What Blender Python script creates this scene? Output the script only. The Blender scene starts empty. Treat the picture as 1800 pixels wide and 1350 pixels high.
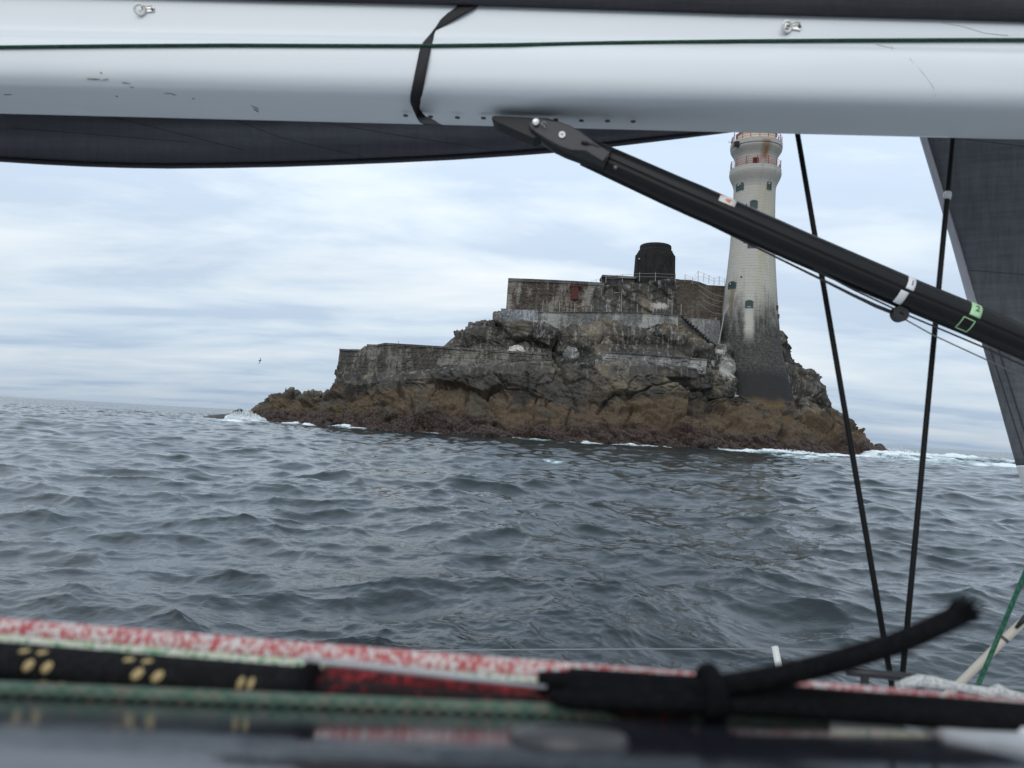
import bpy, math, random
import numpy as np
from mathutils import Matrix, Vector
random.seed(7)
rng = np.random.default_rng(11)
C = bpy.context.scene.collection
SC = bpy.context.scene
rad = math.radians

# ------------------------------------------------------------------ camera, sky, sun, exposure
CAMH = 2.0
FPX = 1350.0                                   # focal length in pixels of the 1800 px wide photograph
PITCH, ROLL = rad(3.03), rad(3.2)
f_ = np.array([0, math.cos(PITCH), math.sin(PITCH)])
u0 = np.array([0, -math.sin(PITCH), math.cos(PITCH)])
r0 = np.array([1.0, 0, 0])
RIGHT = math.cos(ROLL) * r0 + math.sin(ROLL) * u0
UP = -math.sin(ROLL) * r0 + math.cos(ROLL) * u0
CAM = np.array([0, 0, CAMH])
cam = bpy.data.cameras.new('camera')
cam.sensor_width = 36; cam.lens = 27.0
cam.clip_start = 0.02; cam.clip_end = 30000
cam.dof.use_dof = True; cam.dof.focus_distance = 80.0; cam.dof.aperture_fstop = 6.6
camo = bpy.data.objects.new('camera', cam); C.objects.link(camo)
m4 = Matrix.Identity(4)
for i in range(3):
    m4[i][0] = RIGHT[i]; m4[i][1] = UP[i]; m4[i][2] = -f_[i]; m4[i][3] = CAM[i]
camo.matrix_world = m4
SC.camera = camo

SUN_EL, SUN_AZ = rad(40), rad(203)             # azimuth clockwise from +Y
sun = bpy.data.lights.new('sun', 'SUN'); sun.energy = 1.0; sun.angle = rad(60); sun.color = (1.0, 0.96, 0.9)
suno = bpy.data.objects.new('sun', sun); C.objects.link(suno)
sd = Vector((math.cos(SUN_EL) * math.sin(SUN_AZ), math.cos(SUN_EL) * math.cos(SUN_AZ), math.sin(SUN_EL)))
suno.rotation_euler = sd.to_track_quat('Z', 'Y').to_euler()
suno.location = (0, 0, 60)

W = bpy.data.worlds.new('World'); SC.world = W; W.use_nodes = True
nt = W.node_tree; N = nt.nodes; Lk = nt.links
N.clear()
def wn(t, **kw):
    n = N.new(t)
    for k, v in kw.items(): setattr(n, k, v)
    return n
def wm(op, a, b=None):
    n = N.new('ShaderNodeMath'); n.operation = op
    for i, x in enumerate((a, b)):
        if x is None: continue
        if isinstance(x, (int, float)): n.inputs[i].default_value = x
        else: Lk.new(x, n.inputs[i])
    return n.outputs[0]
out = wn('ShaderNodeOutputWorld'); bg = wn('ShaderNodeBackground')
Lk.new(bg.outputs[0], out.inputs[0])
sky = wn('ShaderNodeTexSky', sky_type='NISHITA', sun_disc=False)
sky.sun_elevation = SUN_EL; sky.sun_rotation = SUN_AZ; sky.air_density = 1.0; sky.dust_density = 1.5
tc = wn('ShaderNodeTexCoord'); sep = wn('ShaderNodeSeparateXYZ'); Lk.new(tc.outputs['Generated'], sep.inputs[0])
zc = wm('MAXIMUM', sep.outputs[2], 0.0)
den = wm('ADD', zc, 0.11)
px_ = wm('DIVIDE', sep.outputs[0], den); py_ = wm('DIVIDE', sep.outputs[1], den)
comb = wn('ShaderNodeCombineXYZ'); Lk.new(px_, comb.inputs[0]); Lk.new(py_, comb.inputs[1])
def cloud(rot, sx, sy, scale, detail, rough, dist, off=(0, 0, 0)):
    mp = wn('ShaderNodeMapping'); Lk.new(comb.outputs[0], mp.inputs[0])
    mp.inputs['Rotation'].default_value = (0, 0, rad(rot)); mp.inputs['Scale'].default_value = (sx, sy, 1)
    mp.inputs['Location'].default_value = off
    nz = wn('ShaderNodeTexNoise'); Lk.new(mp.outputs[0], nz.inputs['Vector'])
    nz.inputs['Scale'].default_value = scale; nz.inputs['Detail'].default_value = detail
    nz.inputs['Roughness'].default_value = rough; nz.inputs['Distortion'].default_value = dist
    return nz.outputs['Fac']
c1 = cloud(50, 0.30, 1.0, 0.55, 4, 0.48, 0.35, (3.1, 1.7, 0))        # long bands of stratocumulus
c2 = cloud(40, 0.6, 1.0, 1.1, 8, 0.58, 0.3, (7.3, 2.2, 0))           # puffier mottling
c3 = cloud(62, 0.16, 1.0, 1.1, 3, 0.45, 0.4, (0.4, 5.2, 0))          # thin streaks
s = wm('ADD', wm('ADD', wm('MULTIPLY', c1, 0.42), wm('MULTIPLY', c2, 0.42)), wm('MULTIPLY', c3, 0.16))
s = wm('ADD', wm('MULTIPLY', wm('SUBTRACT', s, 0.47), 1.3), 0.465)
ramp = wn('ShaderNodeValToRGB'); Lk.new(s, ramp.inputs[0])
e = ramp.color_ramp.elements
e[0].position = 0.33; e[0].color = (0.51, 0.635, 0.80, 1)
e[1].position = 0.60; e[1].color = (0.90, 0.94, 0.97, 1)
for p_, c_ in ((0.385, (0.56, 0.665, 0.805, 1)), (0.435, (0.57, 0.675, 0.815, 1)), (0.50, (0.72, 0.81, 0.90, 1))):
    q = e.new(p_); q.color = c_
# slow brightening with height, as under an even overcast
upv = wm('MINIMUM', wm('ADD', wm('MULTIPLY', wm('POWER', zc, 0.7), 1.15), 0.57), 1.16)
mulc = wn('ShaderNodeMix', data_type='RGBA', blend_type='MULTIPLY'); mulc.inputs['Factor'].default_value = 1
Lk.new(ramp.outputs[0], mulc.inputs['A']); Lk.new(upv, mulc.inputs['B'])
tint = wn('ShaderNodeMix', data_type='RGBA'); Lk.new(wm('MINIMUM', wm('MULTIPLY', zc, 6.0), 1.0), tint.inputs['Factor'])
tint.inputs['A'].default_value = (0.87, 0.96, 1.07, 1); tint.inputs['B'].default_value = (1, 1, 0.99, 1)      # the far, low sky is bluer
mult = wn('ShaderNodeMix', data_type='RGBA', blend_type='MULTIPLY'); mult.inputs['Factor'].default_value = 1
Lk.new(mulc.outputs['Result'], mult.inputs['A']); Lk.new(tint.outputs['Result'], mult.inputs['B'])
skm = wn('ShaderNodeVectorMath', operation='SCALE'); Lk.new(sky.outputs[0], skm.inputs[0]); skm.inputs['Scale'].default_value = 1.0
div = wn('ShaderNodeVectorMath', operation='SCALE'); Lk.new(mult.outputs['Result'], div.inputs[0]); div.inputs['Scale'].default_value = 10.0
mix = wn('ShaderNodeMix', data_type='RGBA'); mix.inputs['Factor'].default_value = 0.9
Lk.new(skm.outputs[0], mix.inputs['A']); Lk.new(div.outputs[0], mix.inputs['B'])
Lk.new(mix.outputs['Result'], bg.inputs[0]); bg.inputs[1].default_value = 0.1

SC.view_settings.view_transform = 'Standard'; SC.view_settings.look = 'None'
SC.view_settings.exposure = 0.26; SC.view_settings.gamma = 1.0; SC.view_settings.use_curve_mapping = False
SC.render.engine = 'CYCLES'
SC.cycles.use_denoising = True
SC.cycles.max_bounces = 8

# ------------------------------------------------------------------ geometry helpers
def ray(px, py):
    return f_ + (px - 900) / FPX * RIGHT + (675 - py) / FPX * UP
def atY(px, py, Y):
    d = ray(px, py); return CAM + d * (Y / d[1])
YAW = rad(4.5)                                  # the boat's length runs a little towards the camera on the right
XB = np.array([math.cos(YAW), -math.sin(YAW), 0]); YB = np.array([math.sin(YAW), math.cos(YAW), 0]); ZB = np.array([0, 0, 1.0])
def atB(px, py, d):                             # point of the plane d metres outboard of the camera
    r = ray(px, py); return CAM + r * (d / r.dot(YB))
def B(x, d, z):                                 # boat frame (z relative to the camera) to world
    return CAM + x * XB + d * YB + z * ZB
def nrm(v):
    v = np.asarray(v, float); return v / (np.linalg.norm(v) + 1e-12)

class MB:
    """collects shapes into one mesh"""
    def __init__(s): s.v = []; s.f = []; s.uv = []; s.n = 0
    def add(s, V, F, UV=None):
        V = np.asarray(V, float).reshape(-1, 3); b = s.n
        s.v.append(V); s.n += len(V)
        for i, fc in enumerate(F):
            s.f.append([b + j for j in fc])
            s.uv.append(UV[i] if UV is not None else [(0, 0)] * len(fc))
        return s
    def box(s, c, size, ax=None):
        ax = np.eye(3) if ax is None else np.asarray(ax)
        h = np.asarray(size) / 2; c = np.asarray(c, float)
        V = [c + sx * h[0] * ax[0] + sy * h[1] * ax[1] + sz * h[2] * ax[2] for sx in (-1, 1) for sy in (-1, 1) for sz in (-1, 1)]
        return s.add(V, [(0, 1, 3, 2), (4, 6, 7, 5), (0, 4, 5, 1), (2, 3, 7, 6), (0, 2, 6, 4), (1, 5, 7, 3)])
    def tube(s, P, r, n=10, cap=True):
        P = np.asarray(P, float); m = len(P)
        R = np.full(m, r, float) if np.isscalar(r) else np.asarray(r, float)
        T = np.gradient(P, axis=0); T /= np.linalg.norm(T, axis=1)[:, None] + 1e-12
        a = np.array([0, 0, 1.0]) if abs(T[0][2]) < 0.9 else np.array([1.0, 0, 0])
        u = nrm(np.cross(T[0], a)); V = []
        L = np.concatenate([[0], np.cumsum(np.linalg.norm(np.diff(P, axis=0), axis=1))])
        for i in range(m):
            u = nrm(u - T[i] * u.dot(T[i])); w = np.cross(T[i], u)
            for k in range(n):
                t = 2 * math.pi * k / n
                V.append(P[i] + R[i] * (math.cos(t) * u + math.sin(t) * w))
        F = []; UV = []
        for i in range(m - 1):
            for k in range(n):
                k2 = (k + 1) % n
                F.append((i * n + k, i * n + k2, (i + 1) * n + k2, (i + 1) * n + k))
                UV.append([(L[i], k / n), (L[i], (k + 1) / n), (L[i + 1], (k + 1) / n), (L[i + 1], k / n)])
        if cap:
            F.append(tuple(range(n - 1, -1, -1))); UV.append([(L[0], 0)] * n)
            F.append(tuple(range((m - 1) * n, m * n))); UV.append([(L[-1], 0)] * n)
        return s.add(V, F, UV)
    def grid(s, G, closeu=False):
        G = np.asarray(G, float); a, b = G.shape[:2]; F = []; UV = []
        for i in range(a if closeu else a - 1):
            i2 = (i + 1) % a
            for j in range(b - 1):
                F.append((i * b + j, i2 * b + j, i2 * b + j + 1, i * b + j + 1))
                UV.append([(i / a, j / b), ((i + 1) / a, j / b), ((i + 1) / a, (j + 1) / b), (i / a, (j + 1) / b)])
        return s.add(G.reshape(-1, 3), F, UV)
    def lathe(s, c, prof, n=48, ax=ZB, a0=0.0, a1=2 * math.pi, cap=False):
        ax = nrm(ax); h = np.array([1.0, 0, 0]) if abs(ax[0]) < 0.9 else np.array([0, 1.0, 0])
        u = nrm(h - ax * h.dot(ax)); w = np.cross(ax, u); full = abs(a1 - a0 - 2 * math.pi) < 1e-6
        ang = np.linspace(a0, a1, n, endpoint=not full)
        G = np.array([[np.asarray(c) + r * (math.cos(t) * u + math.sin(t) * w) + z * ax for r, z in prof] for t in ang])
        s.grid(G, closeu=full)
        return s
    def prism(s, poly, off):
        P = np.asarray(poly, float); n = len(P); V = np.concatenate([P, P + np.asarray(off)])
        F = [tuple(range(n)), tuple(range(2 * n - 1, n - 1, -1))] + [(i, n + i, n + (i + 1) % n, (i + 1) % n) for i in range(n)]
        return s.add(V, F)
    def disc(s, c, ax, r, h, n=16, dome=0.0):
        prof = [(0, h + dome), (r * 0.6, h + dome * 0.7), (r * 0.9, h), (r, h - min(h, r) * 0.15), (r, 0)]
        return s.lathe(c, prof, n, ax)

def link(name, mb, mat, parent=None, smooth=False, origin=None, bevel=0, solid=0):
    V = np.concatenate(mb.v) if mb.v else np.zeros((0, 3))
    if parent is not None:
        root = parent
        o0 = np.array(parent['_o'])
    else:
        o0 = np.array(origin if origin is not None else [V[:, 0].mean(), V[:, 1].mean(), V[:, 2].min()])
    me = bpy.data.meshes.new(name)
    me.from_pydata((V - o0).tolist(), [], mb.f)
    uvl = me.uv_layers.new(name='UVMap')
    flat = np.array([c for fc in mb.uv for c in fc], dtype=np.float32)
    if len(flat) == len(uvl.data): uvl.data.foreach_set('uv', flat.ravel())
    me.materials.append(mat)
    if smooth: me.polygons.foreach_set('use_smooth', np.ones(len(me.polygons), bool))
    me.update()
    o = bpy.data.objects.new(name, me); C.objects.link(o)
    if parent is None: o.location = o0
    else: o.parent = parent
    o['_o'] = [float(x) for x in o0]
    if bevel:
        b = o.modifiers.new('bevel', 'BEVEL'); b.width = bevel; b.segments = 2; b.limit_method = 'ANGLE'; b.angle_limit = rad(40)
    if solid:
        b = o.modifiers.new('solid', 'SOLIDIFY'); b.thickness = solid
    return o
def thing(name, label, cat, loc, group=None):
    o = bpy.data.objects.new(name, None); C.objects.link(o); o.location = loc; o.empty_display_size = 0.1
    o['_o'] = [float(x) for x in loc]
    return tag(o, label, cat, group)
def tag(o, label, cat, group=None):
    o['label'] = label; o['category'] = cat
    if group: o['group'] = group
    return o
def kind(o, k): o['kind'] = k; return o

# ------------------------------------------------------------------ noise in numpy
def h3(ix, iy, iz, seed=0):
    h = (ix.astype(np.int64) * 374761393 + iy.astype(np.int64) * 668265263 + iz.astype(np.int64) * 2147483647 + seed * 1274126177) & 0xFFFFFFFF
    h = ((h ^ (h >> 13)) * 1274126177) & 0xFFFFFFFF
    h = ((h ^ (h >> 16)) * 2246822519) & 0xFFFFFFFF
    return ((h ^ (h >> 15)) & 0xFFFFFF) / float(0xFFFFFF)
def vnoise(P, seed=0):
    I = np.floor(P).astype(np.int64); f = P - I; f = f * f * f * (f * (f * 6 - 15) + 10)
    r = 0
    for dx in (0, 1):
        wx = f[:, 0] if dx else 1 - f[:, 0]
        for dy in (0, 1):
            wy = f[:, 1] if dy else 1 - f[:, 1]
            for dz in (0, 1):
                wz = f[:, 2] if dz else 1 - f[:, 2]
                r = r + wx * wy * wz * h3(I[:, 0] + dx, I[:, 1] + dy, I[:, 2] + dz, seed)
    return r * 2 - 1
def fbm(P, oct=4, seed=0, gain=0.5):
    r = 0; a = 1; t = 0
    for i in range(oct):
        r = r + a * vnoise(P * 2 ** i + 17.3 * i, seed + i); t += a; a *= gain
    return r / t
def facet(P, scale, seed):
    """broken rock: every Voronoi cell is one tilted facet with its own height"""
    Q = P / np.asarray(scale); I = np.floor(Q).astype(np.int64)
    best = np.full(len(Q), 1e9); sec = np.full(len(Q), 1e9)
    cid = np.zeros((len(Q), 3), np.int64); cc = np.zeros_like(Q)
    for dx in (-1, 0, 1):
        for dy in (-1, 0, 1):
            for dz in (-1, 0, 1):
                J = I + np.array([dx, dy, dz])
                c = J + np.stack([h3(J[:, 0], J[:, 1], J[:, 2], seed + k) for k in (1, 2, 3)], 1)
                d = ((Q - c) ** 2).sum(1); m = d < best
                sec = np.where(m, best, np.minimum(sec, d)); best = np.where(m, d, best)
                cid[m] = J[m]; cc[m] = c[m]
    off = h3(cid[:, 0], cid[:, 1], cid[:, 2], seed + 7) * 2 - 1
    tilt = np.stack([h3(cid[:, 0], cid[:, 1], cid[:, 2], seed + 8 + k) * 2 - 1 for k in range(3)], 1)
    edge = np.sqrt(sec) - np.sqrt(best)
    facet.tone = h3(cid[:, 0], cid[:, 1], cid[:, 2], seed + 40)
    return off + ((Q - cc) * tilt).sum(1) * 1.3, edge

# ------------------------------------------------------------------ materials
MATS = {}
def newmat(name):
    m = bpy.data.materials.new(name); m.use_nodes = True
    n = m.node_tree.nodes; n.clear()
    o = n.new('ShaderNodeOutputMaterial'); b = n.new('ShaderNodeBsdfPrincipled')
    m.node_tree.links.new(b.outputs[0], o.inputs[0])
    MATS[name] = m
    return m, m.node_tree, b
def nd(t, ty, **kw):
    n = t.nodes.new(ty)
    for k, v in kw.items():
        if k in n.inputs: n.inputs[k].default_value = v
        else: setattr(n, k, v)
    return n
def mth(t, op, a, b=0.0, clamp=False):
    n = t.nodes.new('ShaderNodeMath'); n.operation = op; n.use_clamp = clamp
    for i, x in enumerate((a, b)):
        if isinstance(x, (int, float)): n.inputs[i].default_value = x
        else: t.links.new(x, n.inputs[i])
    return n.outputs[0]
def mixc(t, fac, a, b, blend='MIX'):
    n = t.nodes.new('ShaderNodeMix'); n.data_type = 'RGBA'; n.blend_type = blend
    for k, x in (('Factor', fac), ('A', a), ('B', b)):
        if isinstance(x, (int, float)): n.inputs[k].default_value = x
        elif isinstance(x, tuple): n.inputs[k].default_value = (x + (1,))[:4]
        else: t.links.new(x, n.inputs[k])
    return n.outputs['Result']
def noise(t, scale, detail=4, rough=0.55, vec=None, sc=(1, 1, 1), rot=(0, 0, 0), coord='Object', dist=0.0):
    if vec is None:
        vec = t.nodes.new('ShaderNodeTexCoord').outputs[coord]
    mp = t.nodes.new('ShaderNodeMapping'); mp.inputs['Scale'].default_value = sc; mp.inputs['Rotation'].default_value = rot
    t.links.new(vec, mp.inputs[0])
    n = nd(t, 'ShaderNodeTexNoise', Scale=scale, Detail=detail, Roughness=rough, Distortion=dist)
    t.links.new(mp.outputs[0], n.inputs['Vector'])
    return n.outputs['Fac']
def step(t, x, a, b):
    n = t.nodes.new('ShaderNodeMapRange'); n.clamp = True; n.interpolation_type = 'SMOOTHSTEP'
    t.links.new(x, n.inputs[0])
    for k, v in zip(('From Min', 'From Max', 'To Min', 'To Max'), (a, b, 0, 1)): n.inputs[k].default_value = v
    return n.outputs[0]
def bump(t, b, h, strength, dist):
    n = nd(t, 'ShaderNodeBump', Strength=strength, Distance=dist)
    t.links.new(h, n.inputs['Height']); t.links.new(n.outputs[0], b.inputs['Normal'])
def attr(t, name):
    n = t.nodes.new('ShaderNodeAttribute'); n.attribute_name = name; return n.outputs['Fac']
def pos(t):
    g = t.nodes.new('ShaderNodeNewGeometry'); s = t.nodes.new('ShaderNodeSeparateXYZ'); t.links.new(g.outputs['Position'], s.inputs[0])
    return s.outputs, g.outputs['Position']
def plain(name, col, rough=0.5, metal=0.0, var=0.15, scale=30, bs=0.0, bd=0.001, spec=None, coat=0):
    m, t, b = newmat(name)
    c = tuple(col)
    f = noise(t, scale, 5)
    t.links.new(mixc(t, f, tuple(x * (1 - var) for x in c), tuple(min(1, x * (1 + var)) for x in c)), b.inputs['Base Color'])
    b.inputs['Roughness'].default_value = rough; b.inputs['Metallic'].default_value = metal
    if coat: b.inputs['Coat Weight'].default_value = coat; b.inputs['Coat Roughness'].default_value = 0.08
    if spec is not None: b.inputs['Specular IOR Level'].default_value = spec
    if bs: bump(t, b, noise(t, scale * 2, 6, 0.65), bs, bd)
    return m

def rope_mat(name, cols, pick=0.006, k=6, rough=0.85, gloss=0.3, bd=0.0012):
    """braided rope: two families of helical yarns, each crossing coloured at random from the listed (weight, colour) pairs"""
    m, t, b = newmat(name)
    uv = t.nodes.new('ShaderNodeUVMap'); s = t.nodes.new('ShaderNodeSeparateXYZ'); t.links.new(uv.outputs[0], s.inputs[0])
    u = mth(t, 'DIVIDE', s.outputs[0], pick); v = mth(t, 'MULTIPLY', s.outputs[1], float(k))
    a = mth(t, 'ADD', u, v); c = mth(t, 'SUBTRACT', u, v)
    cb = t.nodes.new('ShaderNodeCombineXYZ'); t.links.new(mth(t, 'FLOOR', a), cb.inputs[0]); t.links.new(mth(t, 'FLOOR', c), cb.inputs[1])
    wnz = t.nodes.new('ShaderNodeTexWhiteNoise'); wnz.noise_dimensions = '2D'; t.links.new(cb.outputs[0], wnz.inputs['Vector'])
    rp = t.nodes.new('ShaderNodeValToRGB'); rp.color_ramp.interpolation = 'CONSTANT'; el = rp.color_ramp.elements
    acc = 0
    for i, (w, col) in enumerate(cols):
        q = el[0] if i == 0 else (el[1] if i == 1 else el.new(acc))
        q.position = acc; q.color = tuple(col) + (1,); acc += w
    if len(cols) == 1: el[1].position = 1; el[1].color = tuple(cols[0][1]) + (1,)
    t.links.new(wnz.outputs['Value'], rp.inputs[0])
    dirt = noise(t, 60, 4)
    t.links.new(mixc(t, 0.25, rp.outputs[0], mixc(t, dirt, (0.02, 0.02, 0.02), rp.outputs[0])), b.inputs['Base Color'])
    hgt = mth(t, 'MULTIPLY', mth(t, 'ABSOLUTE', mth(t, 'SINE', mth(t, 'MULTIPLY', a, math.pi))), mth(t, 'ABSOLUTE', mth(t, 'SINE', mth(t, 'MULTIPLY', c, math.pi))))
    bump(t, b, hgt, 0.8, bd)
    b.inputs['Roughness'].default_value = rough; b.inputs['Specular IOR Level'].default_value = gloss
    return m

# ------------------------------------------------------------------ the rock island: outline lines, each (photo x, photo y, metres behind the shoreline)
Y0k = [(330, 165), (430, 142), (500, 130), (560, 122), (700, 111), (860, 107), (960, 106), (1060, 107), (1150, 107), (1250, 108), (1320, 110), (1400, 113), (1480, 118), (1557, 124), (1620, 130)]
def Y0(px): return np.interp(px, [a for a, _ in Y0k], [b for _, b in Y0k])
SIL_L = [(430, 726), (438, 722), (447, 713), (458, 704), (470, 697), (490, 693), (508, 691), (514, 694), (518, 700), (530, 695), (545, 689), (560, 688), (574, 687), (585, 678), (592, 674)]
SIL_R = [(1462, 726), (1470, 732), (1485, 739), (1490, 748), (1500, 755), (1512, 762), (1520, 776), (1536, 785), (1548, 790), (1557, 796)]
def line(pts):
    W_ = np.array([atY(x, y, Y0(x) + d) for x, y, d in pts]); o = np.argsort(W_[:, 0]); return W_[o]
def sil(d, l=True, r=True, top=0):
    return ([(x, y + top, d) for x, y in SIL_L] if l else []), ([(x, y + top, d) for x, y in SIL_R] if r else [])
def mk(mid, d, top=0):
    l, r = sil(d, top=top); return line(l + mid + r)
brown = [(600, 688, 6.5), (680, 680, 6.5), (760, 678, 6.5), (850, 690, 6.5), (960, 708, 6.5), (1000, 716, 6), (1060, 712, 5.5), (1100, 704, 5.8), (1150, 700, 6), (1200, 702, 6.5), (1250, 708, 7), (1300, 716, 8), (1400, 730, 8), (1450, 735, 8)]
LN = {}
LN['brown'] = mk(brown, 8, 1)
LN['cliff'] = mk([(600, 673, 8), (680, 665, 8), (760, 657, 8), (840, 645, 8), (920, 638, 8), (965, 634, 8.5), (1000, 634, 8.5), (1060, 641, 7.2), (1150, 643, 7.2), (1235, 648, 7.6), (1270, 664, 9.3), (1292, 692, 9), (1312, 713, 9), (1350, 722, 9), (1400, 724, 10), (1440, 712, 12)], 11)
LN['terrace'] = mk([(600, 672, 13), (612, 626, 13.5), (640, 622, 13.5), (700, 619, 13.5), (780, 622, 13.5), (960, 630, 13.5), (1000, 622, 13), (1060, 621, 12), (1150, 624, 12), (1240, 633, 12), (1284, 632, 12), (1291, 648, 11.5), (1300, 676, 11), (1314, 700, 11), (1328, 716, 11), (1350, 719, 12), (1398, 712, 14), (1412, 672, 15), (1425, 666, 15), (1440, 692, 14)], 12)
LN['upper'] = mk([(600, 672, 16), (612, 626, 16), (700, 622, 16), (770, 622, 16), (780, 609, 16), (800, 592, 16), (828, 578, 16.5), (837, 567, 17), (880, 564, 15), (945, 565, 15), (1010, 563, 15.2), (1120, 562, 15.2), (1186, 562, 15.3), (1196, 570, 17), (1262, 562, 17.5), (1290, 640, 17), (1340, 600, 19), (1368, 582, 19), (1378, 582, 19), (1383, 588, 19), (1386, 604, 19), (1394, 625, 18.5), (1402, 636, 18.5), (1409, 644, 18), (1416, 647, 18), (1426, 661, 17), (1440, 690, 16)], 13)
LN['upper2'] = mk([(600, 672, 19), (612, 628, 19), (700, 624, 19), (770, 624, 19), (782, 611, 19), (800, 593, 19), (837, 568, 20), (880, 563, 21), (945, 562, 21), (1010, 557, 21), (1050, 556, 20), (1120, 556, 19.8), (1190, 558, 20), (1262, 562, 21), (1290, 600, 21), (1340, 600, 21), (1368, 584, 21), (1378, 584, 21), (1386, 606, 21), (1394, 627, 20), (1409, 646, 20), (1426, 663, 19), (1440, 692, 18)], 14)
LN['top'] = mk([(600, 672, 24), (612, 632, 24), (700, 628, 24), (770, 628, 24), (786, 616, 24), (837, 570, 24), (880, 561, 24), (892, 552, 25), (1020, 548, 25), (1036, 520, 25), (1048, 505, 22.5), (1062, 500, 22), (1113, 495, 21.6), (1150, 493, 21.6), (1190, 492, 21.8), (1215, 496, 23), (1240, 501, 24), (1275, 506, 24), (1300, 540, 25), (1340, 600, 24), (1368, 588, 24), (1386, 610, 23), (1409, 650, 22), (1440, 695, 20)], 15, 2)

xs_w = np.array([atY(p, 760, Y0(p))[0] for p in np.linspace(424, 1562, 200)])
Xg = np.linspace(xs_w[0], xs_w[-1], 700)
pxg = np.interp(Xg, xs_w, np.linspace(424, 1562, 200))
Ysh = Y0(pxg)
shore_X, shore_Y = Xg.copy(), Ysh.copy()
ctrl = []
endt = np.minimum(1, np.minimum(np.arange(700), 699 - np.arange(700)) / 10.0)
def LI(nm):
    w = LN[nm]; return np.interp(Xg, w[:, 0], w[:, 1]), np.interp(Xg, w[:, 0], w[:, 2])
yb, zb = LI('brown')
ctrl.append((Ysh - 3, np.full_like(Xg, -3.0)))
ctrl.append((Ysh, np.full_like(Xg, -0.5)))
ctrl.append((Ysh + 2.6, 0.42 * zb))
ctrl.append((yb, zb))
prev = zb
for nm in ('cliff', 'terrace', 'upper', 'upper2', 'top'):
    y_, z_ = LI(nm); ctrl.append((y_, z_))
ytop, ztop = ctrl[-1]
ctrl.append((ytop + 14, ztop - 1.0)); ctrl.append((ytop + 26, np.full_like(Xg, -3.0)))
seg = [10, 34, 34, 56, 34, 56, 14, 46, 12, 16]
rowsY, rowsZ, rowt = [], [], []
for i, n in enumerate(seg):
    (ya, za), (yc, zc_) = ctrl[i], ctrl[i + 1]
    for k in range(n):
        t_ = k / n; rowsY.append(ya + (yc - ya) * t_); rowsZ.append(za + (zc_ - za) * t_); rowt.append(i + t_)
rowsY.append(ctrl[-1][0]); rowsZ.append(ctrl[-1][1]); rowt.append(len(seg))
GY = np.array(rowsY); GZ = np.array(rowsZ); rowt = np.array(rowt)
# soften the straight profile corners a little
for _ in range(2):
    GY[1:-1] = (GY[:-2] + 2 * GY[1:-1] + GY[2:]) / 4; GZ[1:-1] = (GZ[:-2] + 2 * GZ[1:-1] + GZ[2:]) / 4
GX = np.repeat(Xg[None, :], len(GY), 0)
P3 = np.stack([GX, GY, GZ], -1)
du = np.gradient(P3, axis=1); dv = np.gradient(P3, axis=0)
Nn = np.cross(du, dv); Nn /= np.linalg.norm(Nn, axis=2)[:, :, None] + 1e-9
for _ in range(6):
    Nn[1:-1, 1:-1] = (Nn[1:-1, 1:-1] * 2 + Nn[:-2, 1:-1] + Nn[2:, 1:-1] + Nn[1:-1, :-2] + Nn[1:-1, 2:]) / 6
pf = P3.reshape(-1, 3); TT = np.repeat(rowt[:, None], len(Xg), 1).ravel()
# coordinates leaned over so that beds of rock dip to the left
pl = pf.copy(); pl[:, 2] = pf[:, 2] + 0.35 * pf[:, 0]
warp = np.stack([fbm(pf / 4.0, 3, 50 + k) for k in range(3)], 1) * 0.55
d1, e1 = facet(pl + warp, (7.5, 7.0, 5.2), 100); t1 = facet.tone.copy()
d2, e2 = facet(pl + warp * 0.6, (2.9, 2.6, 1.7), 200); t2 = facet.tone.copy()
d3, e3 = facet(pl + warp * 0.3, (1.1, 1.0, 0.6), 300)
d4, e4 = facet(pl + warp * 0.3, (0.52, 0.5, 0.34), 350)
fine = fbm(pf / 0.5, 3, 400)
lump = fbm(pf / 3.0, 4, 500)
rocky = np.clip((TT - 1.3) / 1.4, 0.15, 1)                      # 0 on the weedy slope, 1 on bare rock
crack = lambda e, w: -np.clip(1 - e / w, 0, 1)
disp = rocky * (1.15 * d1 + 0.42 * d2 + 0.15 * d3 + 0.07 * d4 + 0.9 * crack(e1, 0.05) + 0.40 * crack(e2, 0.06) + 0.12 * crack(e3, 0.08) + 0.04 * fine)
disp += (1 - rocky) * (0.9 * lump + 0.45 * d2 + 0.6 * d1 + 0.3 * d3 + 0.13 * d4 + 0.40 * crack(e2, 0.10) + 0.2 * crack(e3, 0.1) + 0.10 * fine)
# keep the ground quiet where masonry stands on it, and above the skyline
flat = np.ones_like(TT)
pxv = np.repeat(pxg[None, :], len(GY), 0).ravel()
walled = ((pxv > 590) & (pxv < 970)) | ((pxv > 1055) & (pxv < 1245))
flat = np.where(walled & (TT > 3.7) & (TT < 5.3), 0.22, flat)
flat = np.where((TT > 4.8) & (pxv > 594) & (pxv < 776), 0.12, flat)
flat = np.where((TT > 5.55) & (TT <= 6.4) & (pxv > 870) & (pxv < 1195), 0.35, flat)
flat = np.where((TT > 6.3) & (pxv > 870) & (pxv < 1290), 0.35, flat)
flat = np.where((TT > 8.2), 0.3, flat)
edgef = np.repeat(endt[None, :], len(GY), 0).ravel()
disp *= flat * np.clip(edgef, 0.2, 1)
pf2 = pf + Nn.reshape(-1, 3) * disp[:, None]
nr, nc = GY.shape
idx = np.arange(nr * nc).reshape(nr, nc)
quads = np.stack([idx[:-1, :-1], idx[:-1, 1:], idx[1:, 1:], idx[1:, :-1]], -1).reshape(-1, 4)

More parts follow.
